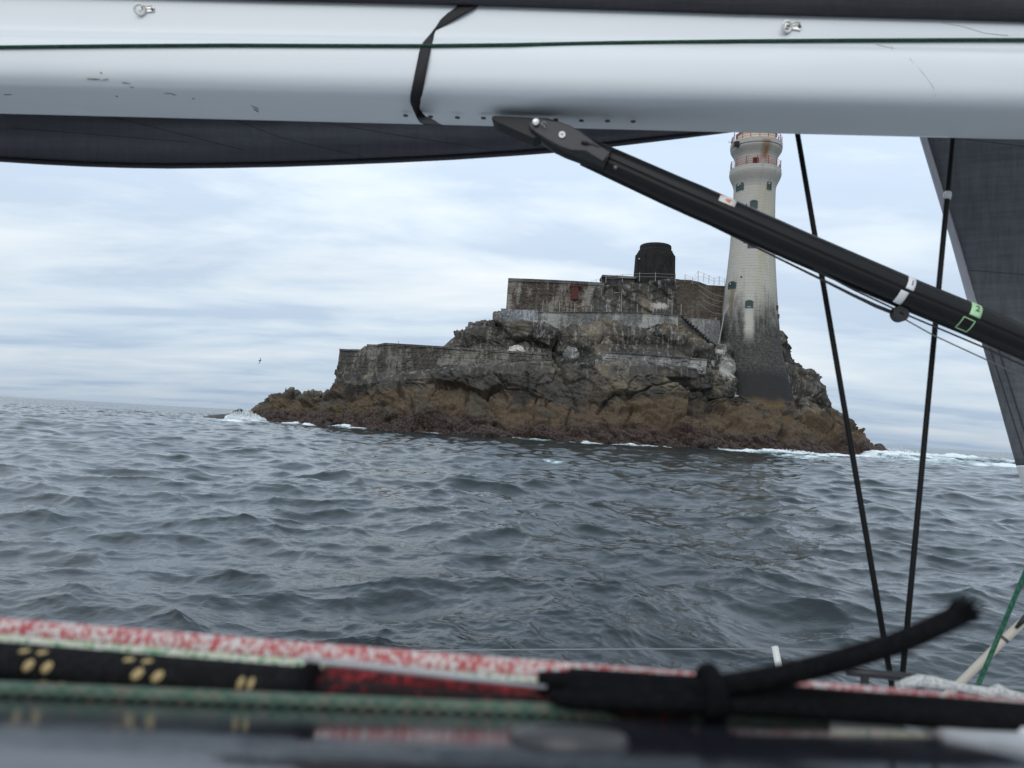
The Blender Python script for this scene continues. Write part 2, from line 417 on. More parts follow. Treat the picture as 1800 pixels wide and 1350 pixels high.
def bigmesh(name, V, quads, mat, attrs=None, smooth=True):
    me = bpy.data.meshes.new(name)
    me.vertices.add(len(V)); me.vertices.foreach_set('co', np.ascontiguousarray(V, np.float32).ravel())
    k = quads.shape[1]
    me.loops.add(quads.size); me.loops.foreach_set('vertex_index', np.ascontiguousarray(quads, np.int32).ravel())
    me.polygons.add(len(quads))
    me.polygons.foreach_set('loop_start', np.arange(0, quads.size, k, dtype=np.int32))
    me.polygons.foreach_set('loop_total', np.full(len(quads), k, np.int32))
    me.update(calc_edges=True)
    if smooth: me.polygons.foreach_set('use_smooth', np.ones(len(quads), bool))
    for a, v in (attrs or {}).items():
        at = me.attributes.new(a, 'FLOAT', 'POINT'); at.data.foreach_set('value', np.ascontiguousarray(v, np.float32))
    me.materials.append(mat)
    o = bpy.data.objects.new(name, me); C.objects.link(o); o['_o'] = [0, 0, 0]
    return o

# white guano and lime: places named by photo position, broken up by noise in the shader
def blob(cx, cy, rx, ry, P, Yd):
    c = atY(cx, cy, Yd); s_ = Yd / FPX
    return np.exp(-(((P[:, 0] - c[0]) / (rx * s_)) ** 2 + ((P[:, 2] - c[2]) / (ry * s_)) ** 2))
guano = np.zeros(len(pf))
for cx, cy, rx, ry, a in ((1272, 650, 26, 22, 1.0), (1296, 692, 16, 20, 1.0), (1262, 622, 14, 10, .8), (1190, 628, 60, 7, .55), (940, 566, 50, 6, .7), (955, 592, 16, 18, .55), (1085, 590, 22, 20, .35), (1172, 528, 26, 10, .9), (1030, 600, 60, 10, .4), (850, 590, 14, 10, .4), (935, 630, 30, 12, .45), (1015, 650, 12, 30, .3), (1120, 520, 60, 22, .25), (1250, 590, 18, 26, .35)):
    guano = np.maximum(guano, a * blob(cx, cy, rx, ry, pf, 122.0))

m, t, b = newmat('rock')
zone = attr(t, 'zone'); ga = attr(t, 'guano'); ed = attr(t, 'edge')
n1 = noise(t, 0.35, 6, 0.6); n2 = noise(t, 2.2, 6, 0.65); n3 = noise(t, 5.0, 8, 0.78); nst = noise(t, 1.1, 6, 0.6, sc=(1.6, 1.6, 0.18)); ntint = noise(t, 0.16, 4, 0.6)
zz = mth(t, 'ADD', zone, mth(t, 'MULTIPLY', mth(t, 'SUBTRACT', n1, 0.5), 2.4))
zz = mth(t, 'ADD', zz, mth(t, 'MULTIPLY', mth(t, 'SUBTRACT', n2, 0.5), 0.7))
tn = attr(t, 'tone')
_tn0 = tn
grey = mixc(t, mth(t, 'ADD', mth(t, 'MULTIPLY', tn, 0.75), mth(t, 'MULTIPLY', mth(t, 'SUBTRACT', n2, 0.5), 0.9), True), (0.016, 0.0155, 0.015), (0.105, 0.097, 0.086))
grey = mixc(t, step(t, ntint, 0.5, 0.68), grey, mixc(t, n3, (0.10, 0.085, 0.06), (0.20, 0.17, 0.125)))
ochre = mixc(t, step(t, n3, 0.3, 0.75), (0.036, 0.027, 0.018), (0.155, 0.112, 0.070))
ochre = mixc(t, step(t, noise(t, 0.5, 5, 0.6), 0.48, 0.66), ochre, mixc(t, n3, (0.036, 0.028, 0.018), (0.118, 0.087, 0.055)))
ochre = mixc(t, step(t, tn, 0.45, 0.75), ochre, mixc(t, n3, (0.036, 0.029, 0.022), (0.10, 0.082, 0.062)))
weed = mixc(t, step(t, n3, 0.32, 0.72), (0.015, 0.011, 0.009), (0.078, 0.047, 0.034))
wet = (0.012, 0.009, 0.009)
col = mixc(t, step(t, zz, 0.95, 1.25), wet, weed)
col = mixc(t, step(t, zz, 1.75, 2.2), col, ochre)
col = mixc(t, step(t, zz, 2.75, 3.2), col, grey)
gl = mth(t, 'MULTIPLY', step(t, mth(t, 'ADD', mth(t, 'MULTIPLY', nst, 0.75), mth(t, 'MULTIPLY', n3, 0.45)), 0.60, 0.78), 1.0)
gfac = mth(t, 'MULTIPLY', step(t, mth(t, 'ADD', ga, mth(t, 'SUBTRACT', mth(t, 'ADD', mth(t, 'MULTIPLY', nst, 1.0), mth(t, 'MULTIPLY', n3, 1.3)), 1.12)), 0.52, 0.80), 0.9)
col = mixc(t, gfac, col, (0.40, 0.385, 0.36))
lime = mth(t, 'MULTIPLY', mth(t, 'MULTIPLY', gl, step(t, zone, 3.0, 4.4)), 0.7)
col = mixc(t, lime, col, (0.33, 0.315, 0.29))
t.links.new(col, b.inputs['Base Color'])
rr = t.nodes.new('ShaderNodeMapRange'); t.links.new(zz, rr.inputs[0])
for k_, v_ in zip(('From Min', 'From Max', 'To Min', 'To Max'), (0.8, 2.2, 0.35, 0.9)): rr.inputs[k_].default_value = v_
t.links.new(rr.outputs[0], b.inputs['Roughness'])
b.inputs['Specular IOR Level'].default_value = 0.3
beds = noise(t, 1.6, 5, 0.6, sc=(0.35, 0.5, 3.0), rot=(0, 0.34, 0))
bump(t, b, mth(t, 'ADD', mth(t, 'ADD', mth(t, 'MULTIPLY', n3, 0.5), beds), mth(t, 'MULTIPLY', noise(t, 22, 4, 0.7), 0.3)), 0.6, 0.10)
ROCK = m
rock_o = kind(bigmesh('rock_island', pf2, quads[:, ::-1] if False else quads, ROCK, {'zone': TT, 'tone': 0.55 * t1 + 0.45 * t2, 'guano': guano, 'edge': np.minimum(e1, e2)}, smooth=False), 'structure')
rock_o['label'] = 'craggy dark rock island with brown weedy skirt above the sea'

# ------------------------------------------------------------------ the sea
def pxi_all(x, y): return 900 + FPX * x / np.maximum(y, 1)      # rough bearing of a sea point
SEA_A, SEA_B, SEA_C = 0.115, 0.125, 0.185
def sea():
    az = np.concatenate([np.linspace(-180, -38, 60, endpoint=False), np.linspace(-38, 38, 640), np.linspace(38, 180, 61)[1:-1]])
    rh = [1.2]
    while rh[-1] < 7000:
        r = rh[-1]; rh.append(r + max(0.022, min(r * r / 1536 * 0.7, r * (0.0046 if r < 260 else 0.02))))
    rh = np.array(rh); A, R = np.meshgrid(np.radians(az), rh)
    X = (R * np.sin(A)).ravel().astype(np.float32); Yy = (R * np.cos(A)).ravel().astype(np.float32); R1 = R.ravel().astype(np.float32)
    dr = np.maximum(np.gradient(rh)[:, None] * np.ones_like(A), R * rad(0.10)).ravel().astype(np.float32)
    Z = np.zeros_like(X); DX = np.zeros_like(X); DY = np.zeros_like(X)
    drow = np.maximum(np.gradient(rh), rh * rad(0.10))
    main = rad(200)                               # the wind sea runs roughly towards the camera
    def tile(N_, L_, lo, hi, slope, spread, seed):
        """one square of random sea from a wave spectrum (wavelengths lo..hi), with its sideways shift, at several degrees of smoothing"""
        g = np.random.default_rng(seed); k1 = np.fft.fftfreq(N_, L_ / N_) * 2 * math.pi
        kx, ky = np.meshgrid(k1, k1, indexing='ij'); k = np.hypot(kx, ky); k[0, 0] = 1
        lam = 2 * math.pi / k
        c_ = (kx * math.sin(main) + ky * math.cos(main)) / k
        dirw = (1 - spread) * np.clip(c_, 0, 1) ** 4 + spread * (0.25 + 0.75 * np.clip(c_, 0, 1))
        band = 1 / (1 + (lo / lam) ** 8) / (1 + (lam / hi) ** 6)
        band = np.where(lam > lo, 1, np.exp(-((lo / lam - 1) * 3) ** 2)) * np.exp(-np.clip(lam / hi - 1, 0, None) ** 2 * 2)
        amp = np.sqrt(dirw * band) / k ** 2; amp[0, 0] = 0
        H = amp * (g.normal(size=k.shape) + 1j * g.normal(size=k.shape))
        hx = np.fft.ifft2(1j * kx * H).real; hy = np.fft.ifft2(1j * ky * H).real
        H *= slope / math.sqrt((hx ** 2 + hy ** 2).mean())
        out = []
        for s_ in (0, 0.08, 0.16, 0.32, 0.64, 1.28, 2.56):
            Hs = H * np.exp(-0.5 * (k * s_) ** 2)
            out.append([np.fft.ifft2(q_).real.astype(np.float32) for q_ in (Hs, 1j * kx / k * Hs, 1j * ky / k * Hs)])
        return out
    def samp(F, u, v, N_):
        iu = np.floor(u).astype(np.int32); iv = np.floor(v).astype(np.int32); fu = (u - iu).astype(np.float32); fv = (v - iv).astype(np.float32)
        i0, i1, j0, j1 = iu % N_, (iu + 1) % N_, iv % N_, (iv + 1) % N_
        return [(f[i0, j0] * (1 - fu) + f[i1, j0] * fu) * (1 - fv) + (f[i0, j1] * (1 - fu) + f[i1, j1] * fu) * fv for f in F]
    ncol = len(az)
    for N_, L_, lo, hi, slope, spread, chop, rot, seed in ((1024, 97.0, 1.1, 7.5, SEA_A, 0.22, 1.3, 0.0, 12), (512, 41.0, 0.9, 2.6, SEA_B, 0.40, 1.6, 0.5, 9), (1024, 15.7, 0.09, 1.0, SEA_C, 0.45, 1.4, -0.35, 6)):
        T_ = tile(N_, L_, lo, hi, slope, spread, seed); cr, sr = math.cos(rot), math.sin(rot)
        lev = np.clip(np.log2(np.maximum(drow * 0.42, 1e-6) / 0.08) + 1, 0, 5.999)
        for l_ in range(6):
            rows = np.where((lev >= l_) & (lev < l_ + 1))[0]
            if not len(rows): continue
            sl = slice(rows[0] * ncol, (rows[-1] + 1) * ncol); xx, yy_ = X[sl], Yy[sl]
            # the spectrum is laid out along the wind whatever the turn of the tile
            u = (xx * cr + yy_ * sr) / L_ * N_; v = (-xx * sr + yy_ * cr) / L_ * N_
            t_ = np.repeat(lev[rows] - l_, ncol).astype(np.float32)
            A_, B_ = samp(T_[l_], u, v, N_), samp(T_[l_ + 1], u, v, N_)
            h_, dx_, dy_ = [p * (1 - t_) + q * t_ for p, q in zip(A_, B_)]
            Z[sl] += h_; DX[sl] += chop * (dx_ * cr - dy_ * sr); DY[sl] += chop * (dx_ * sr + dy_ * cr)
    # foam
    Q3 = np.stack([X, Yy, np.zeros_like(X)], 1)
    foam = np.zeros_like(X)
    near = (Yy > 70) & (Yy < 260) & (np.abs(X) < 140)
    xi, yi = X[near], Yy[near]
    ys = np.interp(xi, shore_X, shore_Y)
    inside = (xi > shore_X[0]) & (xi < shore_X[-1])
    d = np.where(inside, np.maximum(ys - yi, 0), 0)
    dl = np.hypot(xi - shore_X[0], yi - shore_Y[0]); drr = np.hypot(xi - shore_X[-1], yi - shore_Y[-1])
    d = np.where(inside, d, np.minimum(dl, drr))
    pxi = np.interp(xi, shore_X, pxg)
    I = np.interp(pxi, [424, 450, 520, 600, 640, 700, 780, 860, 960, 1040, 1100, 1150, 1250, 1340, 1370, 1450, 1562], [1.5, 1.4, 1.1, 1.0, .9, .45, .85, .8, .5, .85, .95, .75, .8, 1.1, 1.5, 1.6, 1.6])
    Wd = np.interp(pxi, [424, 470, 560, 700, 1000, 1300, 1380, 1562], [8, 6, 4, 3, 3.2, 4.5, 8, 11])
    Q = np.stack([xi, yi, np.zeros_like(xi)], 1)
    nz = fbm(Q / np.array([2.5, 2.0, 1]), 5, 900, 0.6)
    fm = I * np.exp(-(d / Wd) ** 1.3) * (0.62 + 0.9 * nz)
    # a line of breakers running right from the rock's tip
    pc = [atY(1555, 806, 118), atY(1640, 803, 128), atY(1720, 806, 138), atY(1800, 815, 128), atY(1860, 821, 122)]
    pc = np.array(pc); yy = np.interp(xi, pc[:, 0], pc[:, 1]); wgt = (xi > pc[0, 0] - 1)
    bd_ = np.abs(yi - yy - 0.0) / (5.0 + 1.5 * nz)
    bandh = np.exp(-bd_ ** 2) * wgt
    fm = np.maximum(fm, bandh * (0.75 + 0.9 * nz))
    pc2 = np.array([atY(1470, 812, 108), atY(1560, 818, 106), atY(1660, 822, 110), atY(1800, 838, 100)])
    yy2 = np.interp(xi, pc2[:, 0], pc2[:, 1]); b2 = np.exp(-((yi - yy2) / 6.0) ** 2) * (xi > pc2[0, 0] - 2)
    fm = np.maximum(fm, b2 * (0.30 + 0.95 * nz))
    # broken wash drifting off the right hand shore, and a little off the left tip
    nzl = fbm(Q / np.array([6.0, 11.0, 1]) + 40, 5, 910, 0.62)
    pr = np.clip((pxi_all(xi, yi) - 1235) / 170.0, 0, 1)
    fr_ = pr * np.clip((yi - 74) / 22.0, 0, 1) * np.clip((128 - yi) / 12.0, 0, 1)
    fm = np.maximum(fm, fr_ * (0.47 + 1.3 * nzl))
    plf = np.clip((470 - pxi_all(xi, yi)) / 60.0, 0, 1) * np.exp(-((yi - 122) / 16.0) ** 2) * (pxi_all(xi, yi) > 330)
    fm = np.maximum(fm, plf * (0.45 + 1.2 * nzl))
    foam[near] = np.clip(fm, 0, 1.5)
    Z[near] += 0.75 * bandh + 0.35 * np.clip(fm, 0, 1.2) * (0.6 + nz)
    # a few small whitecaps
    for cx, cy, w in ((1003, 806, 1.0), (972, 816, .8), (1075, 795, .8), (1215, 805, .9), (880, 812, .4)):
        r_ = ray(cx, cy); p_ = CAM + r_ * (-CAMH / r_[2])
        if p_[1] > 0:
            k_ = p_[1] / 60.0
            foam = np.maximum(foam, 1.1 * w * np.exp(-(((X - p_[0]) / (1.1 * k_)) ** 2 + ((Yy - p_[1]) / (1.6 * k_)) ** 2)) * (0.7 + 0.7 * fbm(Q3 / 0.5, 3, 960)))
    V = np.stack([X + DX, Yy + DY, Z], 1)
    # never through the boat
    nr_, nc_ = len(rh), len(az)
    ix = np.arange(nr_ * nc_).reshape(nr_, nc_)
    a_ = ix[:-1]; b_ = np.roll(ix, -1, 1)[:-1]; c_ = np.roll(ix, -1, 1)[1:]; d_ = ix[1:]
    q = np.stack([a_, d_, c_, b_], -1).reshape(-1, 4)
    return V, q, foam
m, t, b = newmat('sea_water')
P_, pv = pos(t)
fo = attr(t, 'foam')
dist = t.nodes.new('ShaderNodeVectorMath'); dist.operation = 'LENGTH'; t.links.new(pv, dist.inputs[0])
rp = noise(t, 5.5, 4, 0.6, vec=pv, sc=(1, 1.7, 1)); rp2 = noise(t, 1.6, 5, 0.6, vec=pv, sc=(1, 1.5, 1), dist=0.6); rp3 = noise(t, 22.0, 3, 0.6, vec=pv, sc=(1, 1.3, 1))
hh = mth(t, 'ADD', mth(t, 'ADD', mth(t, 'MULTIPLY', rp, 0.30), mth(t, 'MULTIPLY', rp2, 0.9)), mth(t, 'MULTIPLY', rp3, 0.14))
fn = noise(t, 2.6, 6, 0.7, vec=pv); fn2 = noise(t, 9, 5, 0.7, vec=pv)
ff = step(t, mth(t, 'ADD', fo, mth(t, 'MULTIPLY', mth(t, 'SUBTRACT', mth(t, 'ADD', mth(t, 'MULTIPLY', fn, 0.6), mth(t, 'MULTIPLY', fn2, 0.4)), 0.5), 1.5)), 0.32, 0.85)
deep = mixc(t, step(t, fo, 0.22, 0.7), (0.015, 0.023, 0.025), (0.12, 0.24, 0.245))
t.links.new(mixc(t, ff, deep, (0.72, 0.78, 0.80)), b.inputs['Base Color'])
rg = t.nodes.new('ShaderNodeMapRange'); t.links.new(dist.outputs['Value'], rg.inputs[0])
for k_, v_ in zip(('From Min', 'From Max', 'To Min', 'To Max'), (10, 400, 0.02, 0.11)): rg.inputs[k_].default_value = v_
t.links.new(mth(t, 'MAXIMUM', rg.outputs[0], mth(t, 'MULTIPLY', ff, 0.8)), b.inputs['Roughness'])
b.inputs['IOR'].default_value = 1.34
# beyond the reach of the modelled waves the surface is still as rough: their slopes go on as relief
farf = step(t, dist.outputs['Value'], 50, 220)
bump(t, b, hh, 0.25, 0.08)
bn_ = b.inputs['Normal'].links[0].from_socket
wv = nd(t, 'ShaderNodeTexNoise', Scale=0.9, Detail=3.0, Roughness=0.6); t.links.new(pv, wv.inputs['Vector'])
sb = nd(t, 'ShaderNodeVectorMath', operation='SUBTRACT'); t.links.new(wv.outputs['Color'], sb.inputs[0]); sb.inputs[1].default_value = (0.5, 0.5, 0.5)
sc_ = nd(t, 'ShaderNodeVectorMath', operation='SCALE'); t.links.new(sb.outputs[0], sc_.inputs[0]); t.links.new(mth(t, 'MULTIPLY', farf, 2.8), sc_.inputs['Scale'])
fl_ = nd(t, 'ShaderNodeVectorMath', operation='MULTIPLY'); t.links.new(sc_.outputs[0], fl_.inputs[0]); fl_.inputs[1].default_value = (1, 1, 0)
ad_ = nd(t, 'ShaderNodeVectorMath', operation='ADD'); t.links.new(bn_, ad_.inputs[0]); t.links.new(fl_.outputs[0], ad_.inputs[1])
no_ = nd(t, 'ShaderNodeVectorMath', operation='NORMALIZE'); t.links.new(ad_.outputs[0], no_.inputs[0])
t.links.new(no_.outputs[0], b.inputs['Normal'])
V_, q_, foam_ = sea()
sea_o = kind(bigmesh('sea', V_, q_, m, {'foam': foam_}, smooth=True), 'structure')
sea_o['label'] = 'choppy grey-green sea with foam along the rock'

# ------------------------------------------------------------------ masonry on the rock
def project(P):
    d = np.asarray(P, float) - CAM
    z = d.dot(f_); return 900 + FPX * d.dot(RIGHT) / z, 675 - FPX * d.dot(UP) / z
def masonry_mat(name, lo, hi, streak=0.5, pale=(0.36, 0.35, 0.33), rust=0.0, patch=0.5):
    m, t, b = newmat(name)
    n1 = noise(t, 0.7, 6, 0.6); n2 = noise(t, 3.5, 6, 0.7); nv = noise(t, 1.5, 7, 0.7, sc=(1, 1, 0.16), dist=0.4); nv2 = noise(t, 0.30, 5, 0.6, sc=(1, 1, 0.7))
    c = mixc(t, step(t, n2, 0.3, 0.7), lo, hi)
    c = mixc(t, mth(t, 'MULTIPLY', step(t, n1, 0.45, 0.75), patch), c, tuple(x * 0.5 for x in lo))
    s1 = mth(t, 'MULTIPLY', step(t, mth(t, 'ADD', mth(t, 'MULTIPLY', nv, 0.55), mth(t, 'ADD', mth(t, 'MULTIPLY', n2, 0.25), mth(t, 'MULTIPLY', nv2, 0.75))), 0.73, 0.90), streak)
    c = mixc(t, s1, c, pale)
    if rust: c = mixc(t, mth(t, 'MULTIPLY', step(t, noise(t, 1.3, 4, 0.6, sc=(1, 1, 0.25)), 0.5, 0.68), rust), c, (0.13, 0.055, 0.025))
    t.links.new(c, b.inputs['Base Color']); b.inputs['Roughness'].default_value = 0.9; b.inputs['Specular IOR Level'].default_value = 0.2
    bump(t, b, mth(t, 'ADD', n2, mth(t, 'MULTIPLY', noise(t, 14, 4, 0.7), 0.6)), 0.6, 0.08)
    return m
STONE_DARK = masonry_mat('weathered_stone', (0.036, 0.033, 0.029), (0.088, 0.080, 0.069), 0.65, (0.24, 0.225, 0.195))
STONE_B = masonry_mat('stained_stone', (0.038, 0.032, 0.027), (0.092, 0.078, 0.064), 0.75, (0.28, 0.265, 0.235), 0.4)
CONC_W = masonry_mat('limewashed_concrete', (0.09, 0.097, 0.105), (0.22, 0.235, 0.25), 0.75, (0.42, 0.44, 0.46))
CONC_G = masonry_mat('grey_concrete', (0.085, 0.085, 0.085), (0.19, 0.19, 0.185), 0.7, (0.38, 0.37, 0.35))
CONC_BROWN = masonry_mat('brown_render', (0.050, 0.042, 0.033), (0.085, 0.072, 0.058), 0.35, (0.20, 0.18, 0.15))
COPE = masonry_mat('coping_stone', (0.055, 0.055, 0.053), (0.10, 0.10, 0.097), 0.3)
TAR = masonry_mat('tarred_stone', (0.010, 0.010, 0.010), (0.030, 0.028, 0.027), 0.12, (0.08, 0.08, 0.08))
HUTM = masonry_mat('dark_hut', (0.018, 0.018, 0.018), (0.04, 0.04, 0.04), 0.15)
RUST = plain('rusty_iron', (0.075, 0.022, 0.015), 0.85, 0, 0.35, 3, 0.3, 0.02)
PALE_METAL = plain('galvanised_pipe', (0.27, 0.262, 0.25), 0.6, 0.0, 0.25, 3)
RED_PAINT = plain('red_paint', (0.30, 0.035, 0.028), 0.55, 0, 0.3, 4)
DARK_METAL = plain('dark_metal', (0.035, 0.035, 0.038), 0.5, 0, 0.2, 5)
WHITE_STONE = masonry_mat('guano_white_rock', (0.30, 0.29, 0.26), (0.58, 0.56, 0.51), 0.4, (0.7, 0.68, 0.62))

def resample(pts, n):
    P = np.array(pts, float); t = np.concatenate([[0], np.cumsum(np.abs(np.diff(P[:, 0])) + 0.25 * np.abs(np.diff(P[:, 1])) + 1e-6)]); t /= t[-1]
    s = np.linspace(0, 1, n); s = np.unique(np.concatenate([s, t])); return s, t, P
def wall_mb(top, bot, d, thick, rough=0.10, batter=0.6, seed=1, dtop=None, sink=0.8):
    n = max(8, int((top[-1][0] - top[0][0]) / 1.5))
    s, tt, P = resample(top, n); Bp = np.array(bot, float)
    tb = (Bp[:, 0] - Bp[0, 0]) / (Bp[-1, 0] - Bp[0, 0])
    tx, ty = np.interp(s, tt, P[:, 0]), np.interp(s, tt, P[:, 1])
    # the foot follows the top's own run so that the courses stay level
    tr = (tx - tx[0]) / (tx[-1] - tx[0]); bx, by = np.interp(tr, tb, Bp[:, 0]), np.interp(tr, tb, Bp[:, 1])
    T = np.array([atY(x, y, Y0(x) + (d if dtop is None else dtop) + batter) for x, y in zip(tx, ty)])
    Bt = np.array([atY(x, y, Y0(x) + d) for x, y in zip(bx, by)]); Bt[:, 2] -= sink
    nz = max(6, int(np.max(T[:, 2] - Bt[:, 2]) / 0.13))
    w = np.linspace(0, 1, nz)
    G = Bt[:, None, :] * (1 - w)[None, :, None] + T[:, None, :] * w[None, :, None]
    q = G.reshape(-1, 3)
    dd, ee = facet(q + 0.3 * seed, (1.6, 1.6, 0.75), 700 + seed)
    cz = q[:, 2] / 0.62; ci_ = np.floor(cz); bx_ = q[:, 0] / 1.45 + 0.5 * np.mod(ci_, 2) + 0.25 * h3(ci_.astype(np.int64), ci_.astype(np.int64) * 0, ci_.astype(np.int64) * 0, 3 + seed)
    blk = h3(np.floor(bx_).astype(np.int64), ci_.astype(np.int64), ci_.astype(np.int64) * 0 + seed, 9)
    jt = np.maximum(np.clip(1 - np.minimum(cz - ci_, 1 - cz + ci_) * 0.62 / 0.07, 0, 1), np.clip(1 - np.minimum(bx_ - np.floor(bx_), 1 - bx_ + np.floor(bx_)) * 1.45 / 0.07, 0, 1))
    dn = rough * (0.35 * dd + 0.9 * fbm(q / 1.2, 4, 720 + seed) + 0.55 * (blk - 0.5) - 0.45 * jt)
    lock = np.ones(G.shape[:2]); lock[:, -1] = 0.3
    G[:, :, 1] -= (dn.reshape(G.shape[:2])) * lock
    G[:, -1, 2] += 0.25 * rough * fbm(G[:, -1] / 0.6, 3, 730 + seed)
    back = G[:, -1].copy(); back[:, 1] += thick; bb = back.copy(); bb[:, 2] = Bt[:, 2]
    GG = np.concatenate([G, back[:, None], bb[:, None]], 1)
    mb = MB().grid(GG)
    k = GG.shape[1]
    mb.add(GG[0], [tuple(range(k))]); mb.add(GG[-1], [tuple(range(k - 1, -1, -1))])
    return mb, T
def wall(name, label, top, bot, d, thick, mat, cope=None, **kw):
    mb, T = wall_mb(top, bot, d, thick, **kw)
    o = [T[:, 0].mean(), T[:, 1].mean(), T[:, 2].min() - 3]
    th = thing(name, label, 'wall', o)
    link('masonry', mb, mat, th)
    if cope:
        h, over = cope
        # coping laid in separate stones along the top
        L = np.concatenate([[0], np.cumsum(np.linalg.norm(np.diff(T, axis=0), axis=1))]); n = max(2, int(L[-1] / 2.2))
        for i in range(n):
            a, b2 = L[-1] * i / n + 0.02, L[-1] * (i + 1) / n - 0.02
            pa = np.array([np.interp(a, L, T[:, k]) for k in range(3)]); pb = np.array([np.interp(b2, L, T[:, k]) for k in range(3)])
            if abs(pa[2] - pb[2]) > 0.45: continue
            ax = nrm(pb - pa); ay = nrm(np.cross(ZB, ax)); az_ = np.cross(ax, ay)
            j = rng.normal(0, 0.02)
            mbc = MB().box((pa + pb) / 2 + ay * (thick / 2 - over / 2 + j) + az_ * (h / 2 - 0.06 + j * 0.5), (np.linalg.norm(pb - pa), thick + over, h), [ax, ay, az_])
            link('coping_stone', mbc, COPE, th, bevel=0.03)
    return th

wall('sea_wall', 'long dark stone sea wall with pale lime streaks standing on the brown rock', 
     [(597, 616), (628, 618), (634, 614), (641, 608), (665, 609), (667, 605), (700, 607), (780, 612), (862, 618), (962, 624)],
     [(589, 677), (680, 668), (760, 660), (840, 646), (920, 640), (958, 637)], 9.2, 3.2, STONE_DARK, cope=(0.35, 0.12), rough=0.16, batter=0.9, seed=1)
wall('concrete_ledge_wall', 'lime spattered concrete ledge wall across the cliff below the stair',
     [(1060, 620), (1110, 622), (1180, 627), (1243, 634)], [(1060, 643), (1110, 650), (1180, 645), (1240, 650)], 8.3, 3.6, CONC_G, cope=(0.25, 0.15), rough=0.2, batter=0.3, seed=2)
th = wall('base_block_wall', 'blue white limewashed base wall at the left end of the upper terrace',
     [(881, 542), (946, 546)], [(877, 562), (946, 565)], 14.9, 6.6, CONC_W, rough=0.06, batter=0.2, seed=3)
wall('terrace_wall', 'low streaked retaining wall under the white railing posts', 
     [(946.5, 549), (1010, 549), (1070, 549), (1122, 550), (1192, 555)], [(946.5, 568), (1010, 568), (1122, 568), (1192, 568)], 14.9, 6.0, CONC_G, cope=(0.16, 0.12), rough=0.06, batter=0.1, seed=4)
hw = wall('high_wall', 'tall stained stone wall with dark coping and rusty door, top left of the rock',
     [(893, 494), (950, 496), (1010, 499), (1062, 502)], [(889, 549), (950, 553), (1010, 553), (1062, 553)], 22.5, 6.0, STONE_B, cope=(0.55, 0.18), rough=0.14, batter=0.5, seed=5)
# the rusty door and a bricked doorway beside it
def panel(px0, py0, px1, py1, d, h):
    pts = [atY(px0, py1, Y0(px0) + d), atY(px1, py1, Y0(px1) + d), atY(px1, py0, Y0(px1) + d), atY(px0, py0, Y0(px0) + d)]
    return MB().prism(pts, np.array([0, h, 0.0]))
dr_ = link('door', panel(1004, 504, 1017, 526, 22.3, 0.5), RUST, hw); dr_['label'] = 'rust red iron door in the stained wall'
lk = link('lintel', panel(1002, 500.5, 1021, 503.6, 22.2, 0.6), RUST, hw)
wall('brown_bastion', 'smooth brown rendered bastion with drooping cables between stump and lighthouse',
     [(1186, 491), (1212, 492), (1228, 495), (1244, 501), (1282, 503)], [(1192, 560), (1240, 562), (1288, 566)], 19.5, 9.0, CONC_BROWN, rough=0.12, batter=1.8, seed=6)
# stair wall: concrete buttress with a flight of steps running down its face
sw = thing('stair_wall', 'pale grey concrete buttress wall with a diagonal flight of steps left of the lighthouse', 'wall', atY(1230, 612, Y0(1230) + 15))
mbw, _ = wall_mb([(1190, 557), (1230, 560), (1266, 563)], [(1190, 585), (1225, 600), (1268, 624)], 15.5, 3.2, rough=0.05, batter=0.2, seed=7)
link('masonry', mbw, CONC_G, sw)
ns = 14
for i in range(ns):
    x = 1201 + (1262 - 1201) * i / ns; y = 557.5 + (612 - 557.5) * i / ns
    p = atY(x, y, Y0(x) + 15.25); q = atY(x + 61.0 / ns, y + 54.5 / ns, Y0(x) + 15.25)
    link('step', MB().box(((p + q) / 2) * np.array([1, 1, 1]) + np.array([0, -0.25, -0.14]), (abs(q[0] - p[0]) + 0.10, 1.0, abs(p[2] - q[2]) * 0.6)), COPE, sw)
a_, b_ = atY(1197, 553, Y0(1230) + 14.65), atY(1262, 609, Y0(1230) + 14.65)
link('string_wall', MB().prism([a_, b_, b_ - [0, 0, 0.45], a_ - [0, 0, 0.45]], [0, 0.12, 0]), TAR, sw)

# flat roofed hut and the stump of the old iron tower
p0, p1 = atY(1058.5, 483, 131), atY(1118, 488.5, 131)
hz = atY(1080, 503, 131)[2]
hut = thing('hut', 'low dark flat roofed hut beside the black tower stump', 'hut', [(p0[0] + p1[0]) / 2, 132.5, hz])
link('wall', MB().box([(p0[0] + p1[0]) / 2, 133, (p0[2] - 0.45 + hz - 0.5) / 2], (p1[0] - p0[0] - 0.3, 3.6, p0[2] - 0.45 - hz + 0.5)), HUTM, hut, bevel=0.03)
link('roof', MB().box([(p0[0] + p1[0]) / 2, 132.9, p0[2] - 0.21], (p1[0] - p0[0], 4.1, 0.42)), COPE, hut, bevel=0.04)
ST = atY(1150, 488, 132.5)
def zat(py, X, Y):
    zs = np.linspace(0, 60, 241); ys = np.array([project((X, Y, z))[1] for z in zs]); return float(np.interp(-py, -ys, zs))
sp = 132.5 / FPX
stump = thing('tower_stump', 'black round stump of the old tower with stepped narrower top', 'tower', [ST[0], 132.5, zat(500, ST[0], 132.5)])
zz_ = lambda py: zat(py, ST[0], 132.5) - stump.location[2]
prof = [(36.5 * sp, -1.5), (36.5 * sp, zz_(488)), (35.8 * sp, zz_(470)), (35.2 * sp, zz_(452)), (35.0 * sp, zz_(450.5)), (32.6 * sp, zz_(449.5)), (32.4 * sp, zz_(446.5)), (30.4 * sp, zz_(445.5)), (30.2 * sp, zz_(442.5)), (27.8 * sp, zz_(441)), (27.6 * sp, zz_(439))]
